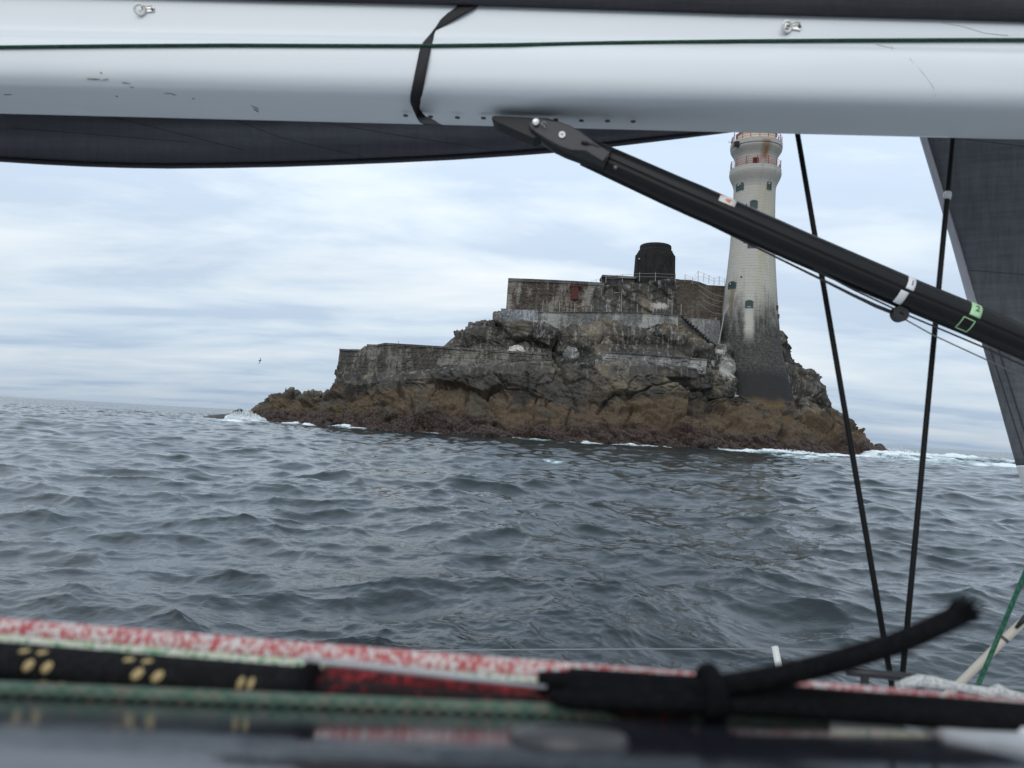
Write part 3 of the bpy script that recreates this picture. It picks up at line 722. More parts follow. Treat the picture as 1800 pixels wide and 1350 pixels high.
link('drum', MB().lathe([ST[0], 132.5, stump.location[2]], prof, 56), TAR, stump, smooth=False)
link('cap', MB().lathe([ST[0], 132.5, stump.location[2]], [(27.6 * sp, zz_(439)), (28.0 * sp, zz_(437)), (27.4 * sp, zz_(433)), (25.5 * sp, zz_(431.8)), (0, zz_(431.5))], 56), TAR, stump, smooth=True)
vp = atY(1124, 455, 132.5 - 33 * sp * 0.75)
link('vent', MB().disc(vp, nrm([-0.7, -0.7, 0]), 0.16, 0.12, 10), PALE_METAL, stump)
for a in np.linspace(-1.1, 1.1, 6):              # vertical plate joints of the iron casing
    n_ = np.array([math.sin(a), -math.cos(a), 0])
    link('plate_seam', MB().box(np.array([ST[0], 132.5, stump.location[2] + (zz_(452) - 0.3) / 2]) + n_ * 36.0 * sp, (0.09, 0.09, zz_(452) + 0.2), [np.cross(ZB, n_), n_, ZB]), TAR, stump)

# railings
def railing(name, label, posts, d, rails, r=0.035, mat=PALE_METAL, group=None):
    Pm = [(atY(x, y0, Y0(x) + d), atY(x, y1, Y0(x) + d)) for x, y0, y1 in posts]
    th = thing(name, label, 'railing', Pm[0][1], group)
    for top, bot in Pm:
        lo = bot.copy(); lo[2] -= 0.15; hi = top.copy(); hi[0] = lo[0] + (top[0] - bot[0]) * 0.4
        link('post', MB().tube([lo, hi], r, 6), mat, th)
    for fr in rails:
        pts = []
        for i, (top, bot) in enumerate(Pm):
            p = bot * (1 - fr) + top * fr; p = p.copy(); p[0] = bot[0] + (top[0] - bot[0]) * 0.4 * fr
            if pts:
                mid = (pts[-1] + p) / 2; mid[2] -= 0.05; pts.append(mid)
            pts.append(p)
        link('rail', MB().tube(pts, r * 0.45, 5), mat, th)
    return th
railing('railing', 'white railing posts along the top edge in front of the black stump', [(1065, 483, 496), (1094, 482, 494), (1124, 479, 493), (1152, 479, 493), (1187, 481, 494)], 19.2, (0.9, 0.5), 0.05)
railing('railing', 'thin wire railing running down the bastion top towards the lighthouse', [(1204, 482, 494), (1217, 488, 498), (1227, 476, 496), (1237, 480, 493), (1246, 484, 496), (1255, 489, 500), (1264, 486, 500), (1274, 490, 501)], 20.3, (0.95, 0.5), 0.045)
railing('railing', 'row of tall pale posts along the low terrace wall', [(954, 529, 548), (983, 530, 548), (1010, 531, 548), (1039, 535, 549), (1066, 534, 549), (1092, 534, 550), (1120, 534, 551), (1148, 534, 552), (1181, 533, 555), (1197, 535, 556)], 15.1, (), 0.055)
railing('railing', 'short wire railing by the skyline between high wall and hut', [(1040, 493, 501), (1048, 491, 501), (1057, 488, 500)], 23.2, (0.95,), 0.03)
hk = [atY(1092.5, 536, Y0(1092) + 15.2), atY(1092.5, 514, Y0(1092) + 15.2), atY(1080, 514.5, Y0(1092) + 15.2)]
tag(link('davit', MB().tube(hk, 0.06, 6), PALE_METAL), 'thin pale davit post with bent over arm on the terrace', 'post')
pp = [(1281, 538), (1273, 551), (1268, 580), (1263, 605), (1276, 607), (1272.5, 624)]
PPm = [atY(x, y, 113.5 if x > 1262 else 114) for x, y in pp]
tag(link('drain_pipe', MB().tube(PPm, 0.085, 7), PALE_METAL), 'thin pale pipe running down with a kink between stair wall and lighthouse', 'pipe')
for k, (a, b2) in enumerate((((1228, 510), (1276, 531)), ((1230, 522), (1280, 541)), ((1232, 536), (1274, 552)), ((1228, 500), (1278, 522)))):
    A_, B2 = atY(a[0], a[1], Y0(a[0]) + 18.6), atY(b2[0], b2[1], Y0(b2[0]) + 18.8)
    pts = [A_ * (1 - t_) + B2 * t_ - np.array([0, 0, 0.5 * math.sin(math.pi * t_)]) for t_ in np.linspace(0, 1, 9)]
    tag(link('cable', MB().tube(pts, 0.035, 5), PALE_METAL), ['cable slung across the bastion face, second from the top', 'cable slung across the bastion face, third from the top', 'lowest cable slung across the bastion face', 'highest cable slung across the bastion face'][k], 'cable', 'cables on the brown bastion')
tag(link('whip_aerial', MB().tube([atY(702.5, 609, Y0(702) + 11.5), atY(700, 599, Y0(702) + 11.5)], 0.035, 5), DARK_METAL), 'tiny thin aerial sticking up from the long sea wall', 'aerial')

def boulder(name, label, px, py, w, h, d, mat, seed, flat_top=False):
    c = atY(px, py, Y0(px) + d); s_ = c[1] / FPX
    import bmesh
    bm = bmesh.new(); bmesh.ops.create_icosphere(bm, subdivisions=4, radius=1)
    V = np.array([v.co[:] for v in bm.verts]); F = [[v.index for v in f.verts] for f in bm.faces]; bm.free()
    dd, ee = facet(V + seed * 3.1, (0.8, 0.8, 0.6), 800 + seed)
    V = V * (1 + 0.16 * dd + 0.12 * fbm(V * 2.2 + seed, 4, 810 + seed))[:, None]
    V = V * np.array([w / 2 * s_, w / 2.4 * s_, h * s_]) + c
    return tag(link(name, MB().add(V, F), mat), label, 'boulder')
boulder('boulder', 'white guano covered boulder lying on the lower terrace', 908, 620, 33, 14, 13.6, WHITE_STONE, 1)
boulder('boulder', 'grey pointed boulder on the lower terrace right of the white one', 1004, 624, 26, 14, 12.6, CONC_G, 2)

# outlying rocks awash
def skerry(label, pts, d, seed, deep=3.0):
    W_ = np.array([atY(x, y, d) for x, y in pts]); X = np.linspace(W_[0, 0], W_[-1, 0], 60); zt = np.interp(X, W_[:, 0], W_[:, 2])
    v = np.linspace(0, 1, 26); G = np.zeros((60, 26, 3))
    for j, t_ in enumerate(v):
        a = math.pi * t_
        G[:, j, 0] = X; G[:, j, 1] = d - deep * math.cos(a); G[:, j, 2] = -0.8 + (zt + 0.8) * math.sin(a) ** 0.7
    q = G.reshape(-1, 3); d1_, _ = facet(q, (1.3, 1.3, 0.7), 850 + seed); q2 = q + np.stack([0 * d1_, 0.2 * d1_, 0.20 * d1_ * (q[:, 2] > -0.4) * np.minimum(1, np.maximum(0, q[:, 2] + 0.3))], 1) + 0.12 * np.stack([fbm(q / 0.6, 3, 860 + k + seed) for k in range(3)], 1)
    o = link('skerry', MB().grid(q2.reshape(G.shape)), MATS['skerry_rock'], origin=[W_[:, 0].mean(), d, 0])
    return tag(o, label, 'rock')
sm, t, b = newmat('skerry_rock')
n3 = noise(t, 3, 6, 0.7); t.links.new(mixc(t, step(t, n3, 0.3, 0.7), (0.010, 0.008, 0.007), (0.060, 0.040, 0.028)), b.inputs['Base Color']); b.inputs['Roughness'].default_value = 0.5
bump(t, b, n3, 0.8, 0.2)
skerry('low dark rock awash beyond the left tip of the island', [(358, 738), (366, 732), (378, 731), (392, 730), (404, 727), (414, 723), (421, 719), (425, 722), (429, 733), (434, 738)], 140, 1)
skerry('small dark pointed rock at the far right tip of the island', [(1526, 798), (1534, 789), (1544, 783), (1549, 782), (1554, 787), (1559, 793), (1562, 800)], 127, 2, 2.0)

# ------------------------------------------------------------------ the lighthouse
TY = 127.0
TX = atY(1326.5, 330, TY)[0]
spx = TY / FPX
zt_ = {}
_zs = np.linspace(0, 60, 601); _ys = np.array([project((TX, TY, z))[1] for z in _zs])
def TZ(py): return float(np.interp(-py, -_ys, _zs))
LH = thing('lighthouse', 'tall pale granite lighthouse with dark stained foot and red railed galleries', 'lighthouse', [TX, TY, TZ(735)])
shape_py = [(745, 88), (724, 85), (700, 78.5), (690, 75.5), (670, 69.5), (650, 64), (620, 58), (600, 54), (560, 49.3), (530, 46.3), (480, 41.8), (440, 38.8), (400, 37.2), (360, 36.2), (336, 36.0)]
zprof = np.array([TZ(p) for p, _ in shape_py]); rprof = np.array([r for _, r in shape_py]) * spx
zc0, zc1 = zprof[0], zprof[-1]
nco = 84; prof = []
hgt = (zc1 - zc0) / nco
for i in range(nco):
    za, zb_ = zc0 + i * hgt, zc0 + (i + 1) * hgt
    ra, rb = np.interp(za, zprof, rprof), np.interp(zb_, zprof, rprof)
    if za < TZ(648): rb = ra                        # the lowest courses rise in small steps
    prof += [(ra - 0.028, za), (ra, za + 0.03), (rb, zb_ - 0.03), (rb - 0.028, zb_)]
cb = [TX, TY, 0]
allr = sorted([(TZ(p), r * spx) for p, r in shape_py] + [(TZ(300), 36.4 * spx), (TZ(285), 35.9 * spx)])
def surfpt(px, py):
    z = TZ(py); s_ = 0.0
    for _ in range(20):
        r = np.interp(z, [a for a, _ in allr], [b_ for _, b_ in allr]); a = math.asin(s_)
        qx, qy = project((TX + r * s_, TY - r * math.cos(a), z))
        s_ = float(np.clip(s_ + (px - qx) * spx / r, -0.985, 0.985)); z -= (py - qy) * spx
    a = math.asin(s_)
    n_ = np.array([math.sin(a), -math.cos(a), 0]); return np.array([TX, TY, z]) + n_ * r, n_, np.cross(ZB, n_), a
A_WIN = surfpt(1317, 560)[3]; A_LEFT = surfpt(1287, 515)[3]; Z_CT, Z_CB = surfpt(1317, 541)[0][2], surfpt(1317, 608)[0][2]
m, t, b = newmat('granite')
P_, pv = pos(t)
dx = mth(t, 'SUBTRACT', P_[0], TX); dy = mth(t, 'SUBTRACT', P_[1], TY)
ang = mth(t, 'ARCTAN2', dx, mth(t, 'MULTIPLY', dy, -1.0))       # 0 on the side towards the boat
ci = mth(t, 'DIVIDE', mth(t, 'SUBTRACT', P_[2], zc0), hgt)
row = mth(t, 'FLOOR', ci)
colm = mth(t, 'ADD', mth(t, 'MULTIPLY', ang, 24 / 6.2832), mth(t, 'MULTIPLY', mth(t, 'MODULO', row, 2.0), 0.5))
cbn = t.nodes.new('ShaderNodeCombineXYZ'); t.links.new(mth(t, 'FLOOR', colm), cbn.inputs[0]); t.links.new(row, cbn.inputs[1])
wnz = t.nodes.new('ShaderNodeTexWhiteNoise'); wnz.noise_dimensions = '2D'; t.links.new(cbn.outputs[0], wnz.inputs['Vector'])
n1 = noise(t, 0.35, 6, 0.6); n2 = noise(t, 2.5, 6, 0.65); nv = noise(t, 0.8, 7, 0.62, sc=(1, 1, 0.13), dist=0.5)
c = mixc(t, n2, (0.36, 0.355, 0.325), (0.485, 0.477, 0.442))
c = mixc(t, mth(t, 'MULTIPLY', wnz.outputs['Value'], 0.35), c, (0.40, 0.375, 0.31))
frac = mth(t, 'FRACT', ci); fj = mth(t, 'ABSOLUTE', mth(t, 'SUBTRACT', mth(t, 'FRACT', colm), 0.5))
joint = mth(t, 'MAXIMUM', mth(t, 'GREATER_THAN', mth(t, 'ABSOLUTE', mth(t, 'SUBTRACT', frac, 0.5)), 0.44), mth(t, 'GREATER_THAN', fj, 0.485))
c = mixc(t, mth(t, 'MULTIPLY', joint, mth(t, 'MULTIPLY', n2, 0.3)), c, (0.24, 0.225, 0.18))
# yellowish weeping on the right side
c = mixc(t, mth(t, 'MULTIPLY', mth(t, 'MULTIPLY', step(t, nv, 0.42, 0.62), step(t, ang, -0.45, 0.25)), 0.45), c, (0.36, 0.30, 0.17))
# dark algae: rises in tongues from the foot, with a clean strip below the middle window
zwin = TZ(541)
clean = mth(t, 'MULTIPLY', step(t, mth(t, 'ABSOLUTE', mth(t, 'SUBTRACT', mth(t, 'ADD', ang, mth(t, 'MULTIPLY', mth(t, 'SUBTRACT', n1, 0.5), 0.25)), A_WIN)), 0.24, 0.08), step(t, P_[2], Z_CB, Z_CB + 3.2))
lvl = mth(t, 'ADD', P_[2], mth(t, 'ADD', mth(t, 'MULTIPLY', mth(t, 'SUBTRACT', nv, 0.5), 16.0), mth(t, 'MULTIPLY', mth(t, 'SUBTRACT', n1, 0.5), 7.0)))
lvl = mth(t, 'ADD', lvl, mth(t, 'MULTIPLY', mth(t, 'ABSOLUTE', ang), -0.8))
alg = mth(t, 'SUBTRACT', 1.0, step(t, lvl, TZ(600), TZ(500)))
alg = mth(t, 'MULTIPLY', alg, mth(t, 'SUBTRACT', 1.0, mth(t, 'MULTIPLY', clean, 0.97)))
algc = mixc(t, step(t, n2, 0.3, 0.75), (0.030, 0.030, 0.029), (0.095, 0.090, 0.083))
algc = mixc(t, mth(t, 'MULTIPLY', joint, mth(t, 'MULTIPLY', step(t, n1, 0.45, 0.6), 0.5)), algc, (0.22, 0.21, 0.195))
algc = mixc(t, step(t, P_[2], TZ(648), TZ(668)), algc, mixc(t, n2, (0.018, 0.018, 0.020), (0.05, 0.049, 0.048)))
c = mixc(t, alg, c, algc)
foot = mth(t, 'SUBTRACT', 1.0, step(t, mth(t, 'ADD', P_[2], mth(t, 'MULTIPLY', mth(t, 'SUBTRACT', n1, 0.5), 2.0)), TZ(712), TZ(698)))
c = mixc(t, foot, c, mixc(t, n2, (0.085, 0.058, 0.032), (0.19, 0.130, 0.072)))
# rust below the broken window on the left
rs = mth(t, 'MULTIPLY', step(t, mth(t, 'ABSOLUTE', mth(t, 'SUBTRACT', ang, A_LEFT)), 0.16, 0.04), mth(t, 'MULTIPLY', step(t, P_[2], TZ(560), TZ(545)), step(t, P_[2], TZ(503), TZ(508))))
c = mixc(t, mth(t, 'MULTIPLY', rs, mth(t, 'MULTIPLY', nv, 1.3)), c, (0.20, 0.13, 0.05))
t.links.new(c, b.inputs['Base Color']); b.inputs['Roughness'].default_value = 0.85; b.inputs['Specular IOR Level'].default_value = 0.25
bump(t, b, n2, 0.35, 0.05)
GRAN = m
link('tower_shaft', MB().lathe(cb, prof, 96), GRAN, LH)
# galleries, both flared out on a curved corbel
m, t, b = newmat('gallery_stone')
P_, pv = pos(t)
n2 = noise(t, 2.5, 6, 0.65); nv = noise(t, 1.6, 6, 0.6, sc=(1, 1, 0.12))
dx = mth(t, 'SUBTRACT', P_[0], TX); dy = mth(t, 'SUBTRACT', P_[1], TY); ang = mth(t, 'ARCTAN2', dx, mth(t, 'MULTIPLY', dy, -1.0))
c = mixc(t, n2, (0.31, 0.303, 0.28), (0.43, 0.42, 0.39))
rs = mth(t, 'MULTIPLY', step(t, mth(t, 'ABSOLUTE', mth(t, 'SUBTRACT', ang, 0.12)), 0.30, 0.02), mth(t, 'MULTIPLY', step(t, P_[2], TZ(295), TZ(286)), mth(t, 'SUBTRACT', 1.0, step(t, P_[2], TZ(262), TZ(258)))))
c = mixc(t, mth(t, 'MULTIPLY', rs, mth(t, 'ADD', nv, 0.35)), c, (0.20, 0.10, 0.035))
c = mixc(t, mth(t, 'MULTIPLY', step(t, nv, 0.55, 0.7), 0.35), c, (0.15, 0.135, 0.11))
t.links.new(c, b.inputs['Base Color']); b.inputs['Roughness'].default_value = 0.85; bump(t, b, n2, 0.3, 0.04)
GAL = m
def rz(l): return [(r * spx, TZ(p)) for r, p in l]
link('lower_gallery', MB().lathe(cb, rz([(36.0, 336), (36.6, 331), (38.2, 326), (40.6, 321), (43.0, 316), (44.4, 312), (44.9, 309), (44.9, 307.5), (44.4, 307), (44.4, 301.5), (40.5, 301.2), (36.4, 301)]), 96), GAL, LH, smooth=False)
link('watch_room', MB().lathe(cb, rz([(36.4, 301), (36.2, 296), (35.9, 285)]), 96), GAL, LH, smooth=True)
link('upper_gallery', MB().lathe(cb, rz([(35.9, 285), (36.6, 281), (38.4, 277), (41.0, 273), (43.2, 269.5), (44.3, 267), (44.3, 265.5), (43.2, 265), (43.2, 264), (44.9, 263.4), (44.9, 256), (40, 255.8), (34, 255.6)]), 96), GAL, LH, smooth=False)
CREAM = plain('cream_paint', (0.62, 0.55, 0.42), 0.6, 0, 0.12, 2)
link('lantern_base', MB().lathe(cb, rz([(34, 255.6), (34, 241)]), 64), CREAM, LH, smooth=True)
link('lantern_curb', MB().lathe(cb, rz([(34, 241.2), (35.3, 240.8), (35.3, 238.6), (33, 238.4)]), 64), RED_PAINT, LH)
GLASS = plain('lantern_glass', (0.55, 0.62, 0.62), 0.1, 0, 0.1, 3)
link('lantern_glazing', MB().lathe(cb, rz([(29.5, 238.4), (29.5, 196)]), 48), GLASS, LH, smooth=True)
ast = MB()
zlo, zhi = TZ(238.4), TZ(196); rg_ = 30.0 * spx
for k in range(20):
    for sgn in (-1, 1):
        ast.tube([[TX + rg_ * math.sin(a), TY - rg_ * math.cos(a), zlo + (zhi - zlo) * q] for q, a in [(q, 2 * math.pi * k / 20 + sgn * q * 1.3) for q in np.linspace(0, 1, 7)]], 0.05, 5)
link('astragals', ast, plain('white_metal', (0.7, 0.7, 0.68), 0.5), LH)
link('dome', MB().lathe(cb, rz([(32, 196), (33, 195), (30, 188), (24, 180), (14, 173), (6, 170), (5, 163), (0, 161)]), 48), plain('white_dome', (0.6, 0.6, 0.57), 0.5), LH, smooth=True)
def ring_rail(r, plo, phi, nposts, rails, pr, rr_, mat, knob=False):
    R_ = r * spx; z0, z1 = TZ(plo), TZ(phi); th_ = LH
    Pa = [2 * math.pi * (k + 0.5) / nposts for k in range(nposts)]
    base = None
    for a in Pa:
        p = np.array([TX + R_ * math.sin(a), TY - R_ * math.cos(a), 0])
        link('railing_post', MB().tube([p + [0, 0, z0], p + [0, 0, z1 + (0.25 if knob else 0)]], pr, 6), mat, LH)
    for q in rails:
        aa = np.linspace(0, 2 * math.pi, 65)
        link('railing_bar', MB().tube([[TX + R_ * math.sin(a), TY - R_ * math.cos(a), z0 + (z1 - z0) * q] for a in aa], rr_, 5), mat, LH)
ring_rail(43.0, 301.5, 289, 14, (1.0, 0.72, 0.45, 0.2), 0.07, 0.032, RED_PAINT, True)
ring_rail(43.3, 255.8, 244.5, 18, (1.0, 0.66, 0.33), 0.06, 0.03, RED_PAINT)
# windows
GREEN = plain('green_shutter', (0.022, 0.046, 0.046), 0.6, 0, 0.3, 4)
GREEN2 = plain('green_window_frame', (0.036, 0.064, 0.062), 0.6, 0, 0.2, 4)
BLACK = plain('dark_opening', (0.008, 0.008, 0.009), 0.8, 0, 0.2, 4)
PALE = plain('pale_board', (0.5, 0.5, 0.47), 0.7, 0, 0.2, 4)
def window(px, py, w, h, label, arch=True, frame=GREEN2, pane=GREEN, broken=False, name='window'):
    p, n_, u, a = surfpt(px, py); W_, H_ = w * spx / max(0.55, math.cos(a)), h * spx
    def outline(s):
        pts = [(-W_ / 2 * s, -H_ / 2 * s), (W_ / 2 * s, -H_ / 2 * s), (W_ / 2 * s, H_ / 2 * s - (W_ * 0.18 if arch else 0))]
        if arch: pts += [(W_ * 0.25 * s, H_ / 2 * s - W_ * 0.04), (0, H_ / 2 * s), (-W_ * 0.25 * s, H_ / 2 * s - W_ * 0.04)]
        pts += [(-W_ / 2 * s, H_ / 2 * s - (W_ * 0.18 if arch else 0))]
        return pts
    o2, i2 = outline(1.0), outline(0.72); mb = MB(); k = len(o2)
    V = [p + u * x + ZB * y + n_ * 0.10 for x, y in o2] + [p + u * x + ZB * y + n_ * 0.10 for x, y in i2] + [p + u * x + ZB * y - n_ * 0.12 for x, y in o2] + [p + u * x + ZB * y + n_ * 0.03 for x, y in i2]
    F = []
    for i in range(k):
        j = (i + 1) % k; F += [(i, j, k + j, k + i), (2 * k + i, 2 * k + j, j, i), (k + i, k + j, 3 * k + j, 3 * k + i)]
    mb.add(V, F)
    wo = link(name, mb, frame, LH)
    if label: wo['label'] = label
    pm = MB().add([p + u * x + ZB * y + n_ * 0.035 for x, y in i2], [tuple(range(k))])
    link('pane', pm, pane, wo)
    if broken:
        b_ = link('broken_pane', MB().add([p + u * x * W_ + ZB * y * H_ + n_ * 0.06 for x, y in ((-.3, -.05), (-.02, .0), (.02, .18), (-.1, .32), (-.3, .3))], [(0, 1, 2, 3, 4)]), BLACK, wo)
        link('pale_board', MB().add([p + u * x * W_ + ZB * y * H_ + n_ * 0.075 for x, y in ((-.28, .08), (-.12, .1), (-.14, .28), (-.28, .26))], [(0, 1, 2, 3)]), PALE, wo)
    return wo
window(1300.5, 327.5, 9.5, 15, 'broken green window below the gallery, left', broken=True)
window(1352, 326, 9, 15, 'green window below the gallery, right')
window(1325, 359, 12.5, 15.5, 'green shuttered middle window, highest of the column')
window(1321, 428, 12, 16, 'green shuttered window half hidden by the black vang')
window(1287, 501, 10, 13, 'broken green window at the left edge above a rust stain', broken=True)
window(1317, 534.5, 13, 14.5, 'lowest green shuttered window above the clean pale strip')
window(1328.5, 282.5, 9.5, 12.5, 'dark doorway onto the lower gallery', False, plain('red_brown_frame', (0.12, 0.045, 0.035), 0.7), BLACK, name='gallery_door')
for px, py in ((1312, 360), (1308.5, 426), (1303, 487)):
    p, n_, u, a = surfpt(px, py); link('vent_hole', MB().disc(p - n_ * 0.05, n_, 0.17, 0.08, 10), BLACK, LH)
for px, py in ((1365, 541), (1367, 556)):
    p, n_, u, a = surfpt(px, py); link('bracket', MB().box(p + n_ * 0.12, (0.3, 0.3, 0.7), [n_, u, ZB]), DARK_METAL, LH)
# fittings on the upper gallery
for px, py0, py1, w in ((1290, 257, 233, .1), (1296, 257, 236, .07), (1288, 258, 240, .06), (1368, 256, 240, .13)):
    p = atY(px, py0, TY - 1.2); q = atY(px + 1, py1, TY - 1.2)
    link('aerial', MB().tube([p - [0, 0, .2], q], w * 0.7, 6), RED_PAINT if w > .09 else DARK_METAL, LH)
link('gallery_box', MB().box(atY(1295, 253, TY - 2.2), (0.75, 0.6, 0.8)), BLACK, LH, bevel=0.05)
link('red_horn', MB().lathe(atY(1363, 249.5, TY - 2.0), [(0.12, 0), (0.14, 0.3), (0.3, 0.7), (0.42, 0.9), (0.38, 0.88), (0, 0.5)], 14, nrm([-1, -0.25, 0])), RED_PAINT, LH, smooth=True)
yg = atY(1281, 250, TY - 1.5)
link('yagi_aerial', MB().tube([yg - [0.1, 0, -0.06], atY(1294, 252, TY - 1.5)], 0.03, 5).tube([yg + [0.1, 0.5, 0], yg + [0.1, -0.5, 0]], 0.02, 4).tube([yg + [0.4, 0.4, -0.03], yg + [0.4, -0.4, -0.03]], 0.02, 4), DARK_METAL, LH)

# ------------------------------------------------------------------ weed on the lower rock, spray and birds
def weedmesh():
    sel = np.where((TT > 0.95) & (TT < 1.95) & (pf2[:, 2] > -0.1))[0]
    n = 42000
    ch = rng.choice(sel, n); p = pf2[ch] + rng.normal(0, 0.06, (n, 3)); nn = Nn.reshape(-1, 3)[ch]
    L = rng.uniform(0.12, 0.42, n); w = rng.uniform(0.02, 0.06, n); a = rng.normal(0, 0.4, n)
    dirn = np.stack([np.sin(a), -0.45 * np.ones(n), -np.cos(a)], 1); side = np.stack([np.cos(a), 0.3 * rng.normal(0, 1, n), np.sin(a)], 1)
    base = p + nn * 0.03
    V = np.stack([base - side * w[:, None], base + side * w[:, None], base + dirn * L[:, None] + nn * rng.uniform(0.05, 0.2, n)[:, None]], 1).reshape(-1, 3)
    return V, np.arange(3 * n).reshape(-1, 3)
V_, q_ = weedmesh()
m, t, b = newmat('seaweed')
n3 = noise(t, 3.0, 5, 0.7); n4 = noise(t, 25.0, 3, 0.7)
t.links.new(mixc(t, step(t, mth(t, 'ADD', mth(t, 'MULTIPLY', n3, .5), mth(t, 'MULTIPLY', n4, .5)), 0.35, 0.68), (0.016, 0.010, 0.009), (0.095, 0.058, 0.043)), b.inputs['Base Color']); b.inputs['Roughness'].default_value = 0.45
kind(bigmesh('seaweed', V_, q_, m, smooth=False), 'stuff')['label'] = 'red brown seaweed hanging over the tide line of the rock'

FOAM = plain('white_foam', (0.80, 0.84, 0.86), 0.7, 0, 0.06, 3)
def spray(name, label, blobs, n, seed):
    g = np.random.default_rng(seed); mb_v = []; mb_f = []; k = 0
    octa = np.array([[1, 0, 0], [-1, 0, 0], [0, 1, 0], [0, -1, 0], [0, 0, 1], [0, 0, -1]], float); of = np.array([(0, 2, 4), (2, 1, 4), (1, 3, 4), (3, 0, 4), (2, 0, 5), (1, 2, 5), (3, 1, 5), (0, 3, 5)])
    for c, rx, ry, rz_, share in blobs:
        for _ in range(int(n * share)):
            a, q = g.uniform(0, 2 * math.pi), math.sqrt(g.random()); h = g.random() ** 1.8 * (1 - q * q * 0.8)
            p = np.array(c) + [rx * q * math.cos(a), ry * q * math.sin(a), rz_ * h]
            r_ = g.uniform(0.03, 0.13) * (1.4 - h)
            mb_v.append(octa * r_ * g.uniform(0.6, 1.4, 3) + p); mb_f.append(of + k); k += 6
    o = bigmesh(name, np.concatenate(mb_v), np.concatenate(mb_f), FOAM, smooth=True); kind(o, 'stuff'); o['label'] = label
    return o
spray('breaking_spray', 'white burst of spray at the left tip of the rock', [(atY(428, 737, 137), 3.2, 1.5, 2.0, .55), (atY(415, 737, 136), 2.0, 1.2, 1.0, .2), (atY(446, 738, 135), 2.2, 1.2, 1.0, .25)], 2600, 1)
spray('breaking_spray', 'white spray thrown up behind the right tip of the rock', [(atY(1575, 801, 128), 3.5, 2, 1.6, .4), (atY(1600, 801, 129), 4, 2, 1.0, .35), (atY(1390, 797, 110), 4.5, 1.0, .6, .25)], 2600, 2)

def bird(label, px, py, Y, span, roll, pitch=0.2, name='gull', perched=False):
    p = atY(px, py, Y); s_ = span / 2
    th = thing(name, label, 'bird', p)
    body = MB(); n = 9
    body.tube([p + np.array([x * s_, 0, 0.04 * s_ * math.cos(x * 3)]) for x in np.linspace(-0.42, 0.42, n)], [s_ * r_ for r_ in (0.01, .06, .10, .12, .12, .10, .08, .055, .015)], 8)
    link('body', body, plain('dark_plumage', (0.05, 0.05, 0.055), 0.7) if 'dark_plumage' not in MATS else MATS['dark_plumage'], th, smooth=True)
    if perched:
        link('leg', MB().tube([p - [0, 0, .05 * s_], p - [0, 0, .3 * s_]], 0.012, 5), MATS['dark_plumage'], th)
        return th
    for sg in (-1, 1):
        cr, sr = math.cos(roll), math.sin(roll)
        pts = []
        for x, lift in ((0.05, 0.02), (0.35, 0.10), (0.7, 0.07), (1.0, -0.02)):
            yv = sg * x; v = np.array([0, yv * cr - lift * sr, yv * sr + lift * cr]) * s_; pts.append(v)
        ch = (0.20, 0.19, 0.13, 0.03); sw_ = (0.08, 0.10, 0.0, -0.18)
        G = np.array([[p + v + np.array([(o_ + c_ / 2) * s_, 0, 0.0]), p + v + np.array([(o_ - c_ / 2) * s_, 0, 0.01])] for v, c_, o_ in zip(pts, ch, sw_)])
        link('wing', MB().grid(G), MATS['dark_plumage'], th, solid=0.012)
    return th
bird('dark seabird banking in flight left of the rock', 457, 634, 110, 1.15, rad(62))
bird('small dark bird perched on the left corner of the high wall', 897, 491.5, Y0(897) + 24, 0.9, 0, perched=True)
# ------------------------------------------------------------------ the boat close by: coachroof under the camera, deck, hull side
ZG = -0.1395
def dg(x): return 0.379 + 0.13 * max(-0.9, min(x, 0.5))               # the window's outer edge runs a little off the line of the ropes
_sd = np.linspace(0.02, 0.5, 481); _sl = np.tan(np.radians(np.interp(_sd, [0.05, 0.10, 0.15, 0.205, 0.225, 0.24, 0.27], [0, 1.0, 4.0, 10.0, 12.0, 13.5, 15.5])))
_sc = np.concatenate([[0], np.cumsum((_sl[1:] + _sl[:-1]) / 2 * np.diff(_sd))])
def Sint(d): return float(np.interp(d, _sd, _sc))
def surf(x, d):                                  # height of the roof relative to the camera
    g_ = dg(x)
    if d <= g_: return ZG + Sint(g_) - Sint(d)
    return float(np.interp(d, [g_, max(g_ + 0.025, 0.395), 0.48, 0.50, 0.52, 1.22, 1.26], [ZG, -0.149, -0.1605, -0.1645, -0.172, -0.405, -0.44]))
HATCH, t, b = newmat('smoked_acrylic')
n1 = noise(t, 14, 6, 0.65); n2 = noise(t, 90, 5, 0.6)
t.links.new(mixc(t, step(t, n1, 0.35, 0.75), (0.012, 0.013, 0.020), (0.034, 0.036, 0.046)), b.inputs['Base Color'])
rr = t.nodes.new('ShaderNodeMapRange'); t.links.new(n1, rr.inputs[0])
for k_, v_ in zip(('From Min', 'From Max', 'To Min', 'To Max'), (0.3, 0.8, 0.05, 0.22)): rr.inputs[k_].default_value = v_
t.links.new(rr.outputs[0], b.inputs['Roughness']); b.inputs['IOR'].default_value = 1.45
WHITEGEL = plain('white_gelcoat', (0.70, 0.71, 0.73), 0.35, 0, 0.03, 8, coat=0.3)
WHITEDECK = plain('whitened_nonskid', (0.68, 0.69, 0.70), 0.8, 0, 0.1, 200, 0.5, 0.001)
XL, XR = -2.6, 2.6
boat = thing('sailing_boat', 'sailing boat cabin roof with smoked black window in the foreground', 'boat', B(0, 1.3, -1.15))
xs = np.linspace(-1.7, 1.7, 110)
link('window_panel', MB().grid([[B(x, d, surf(x, d)) for d in np.linspace(0.04, dg(x), 46)] for x in xs]), HATCH, boat, smooth=True)
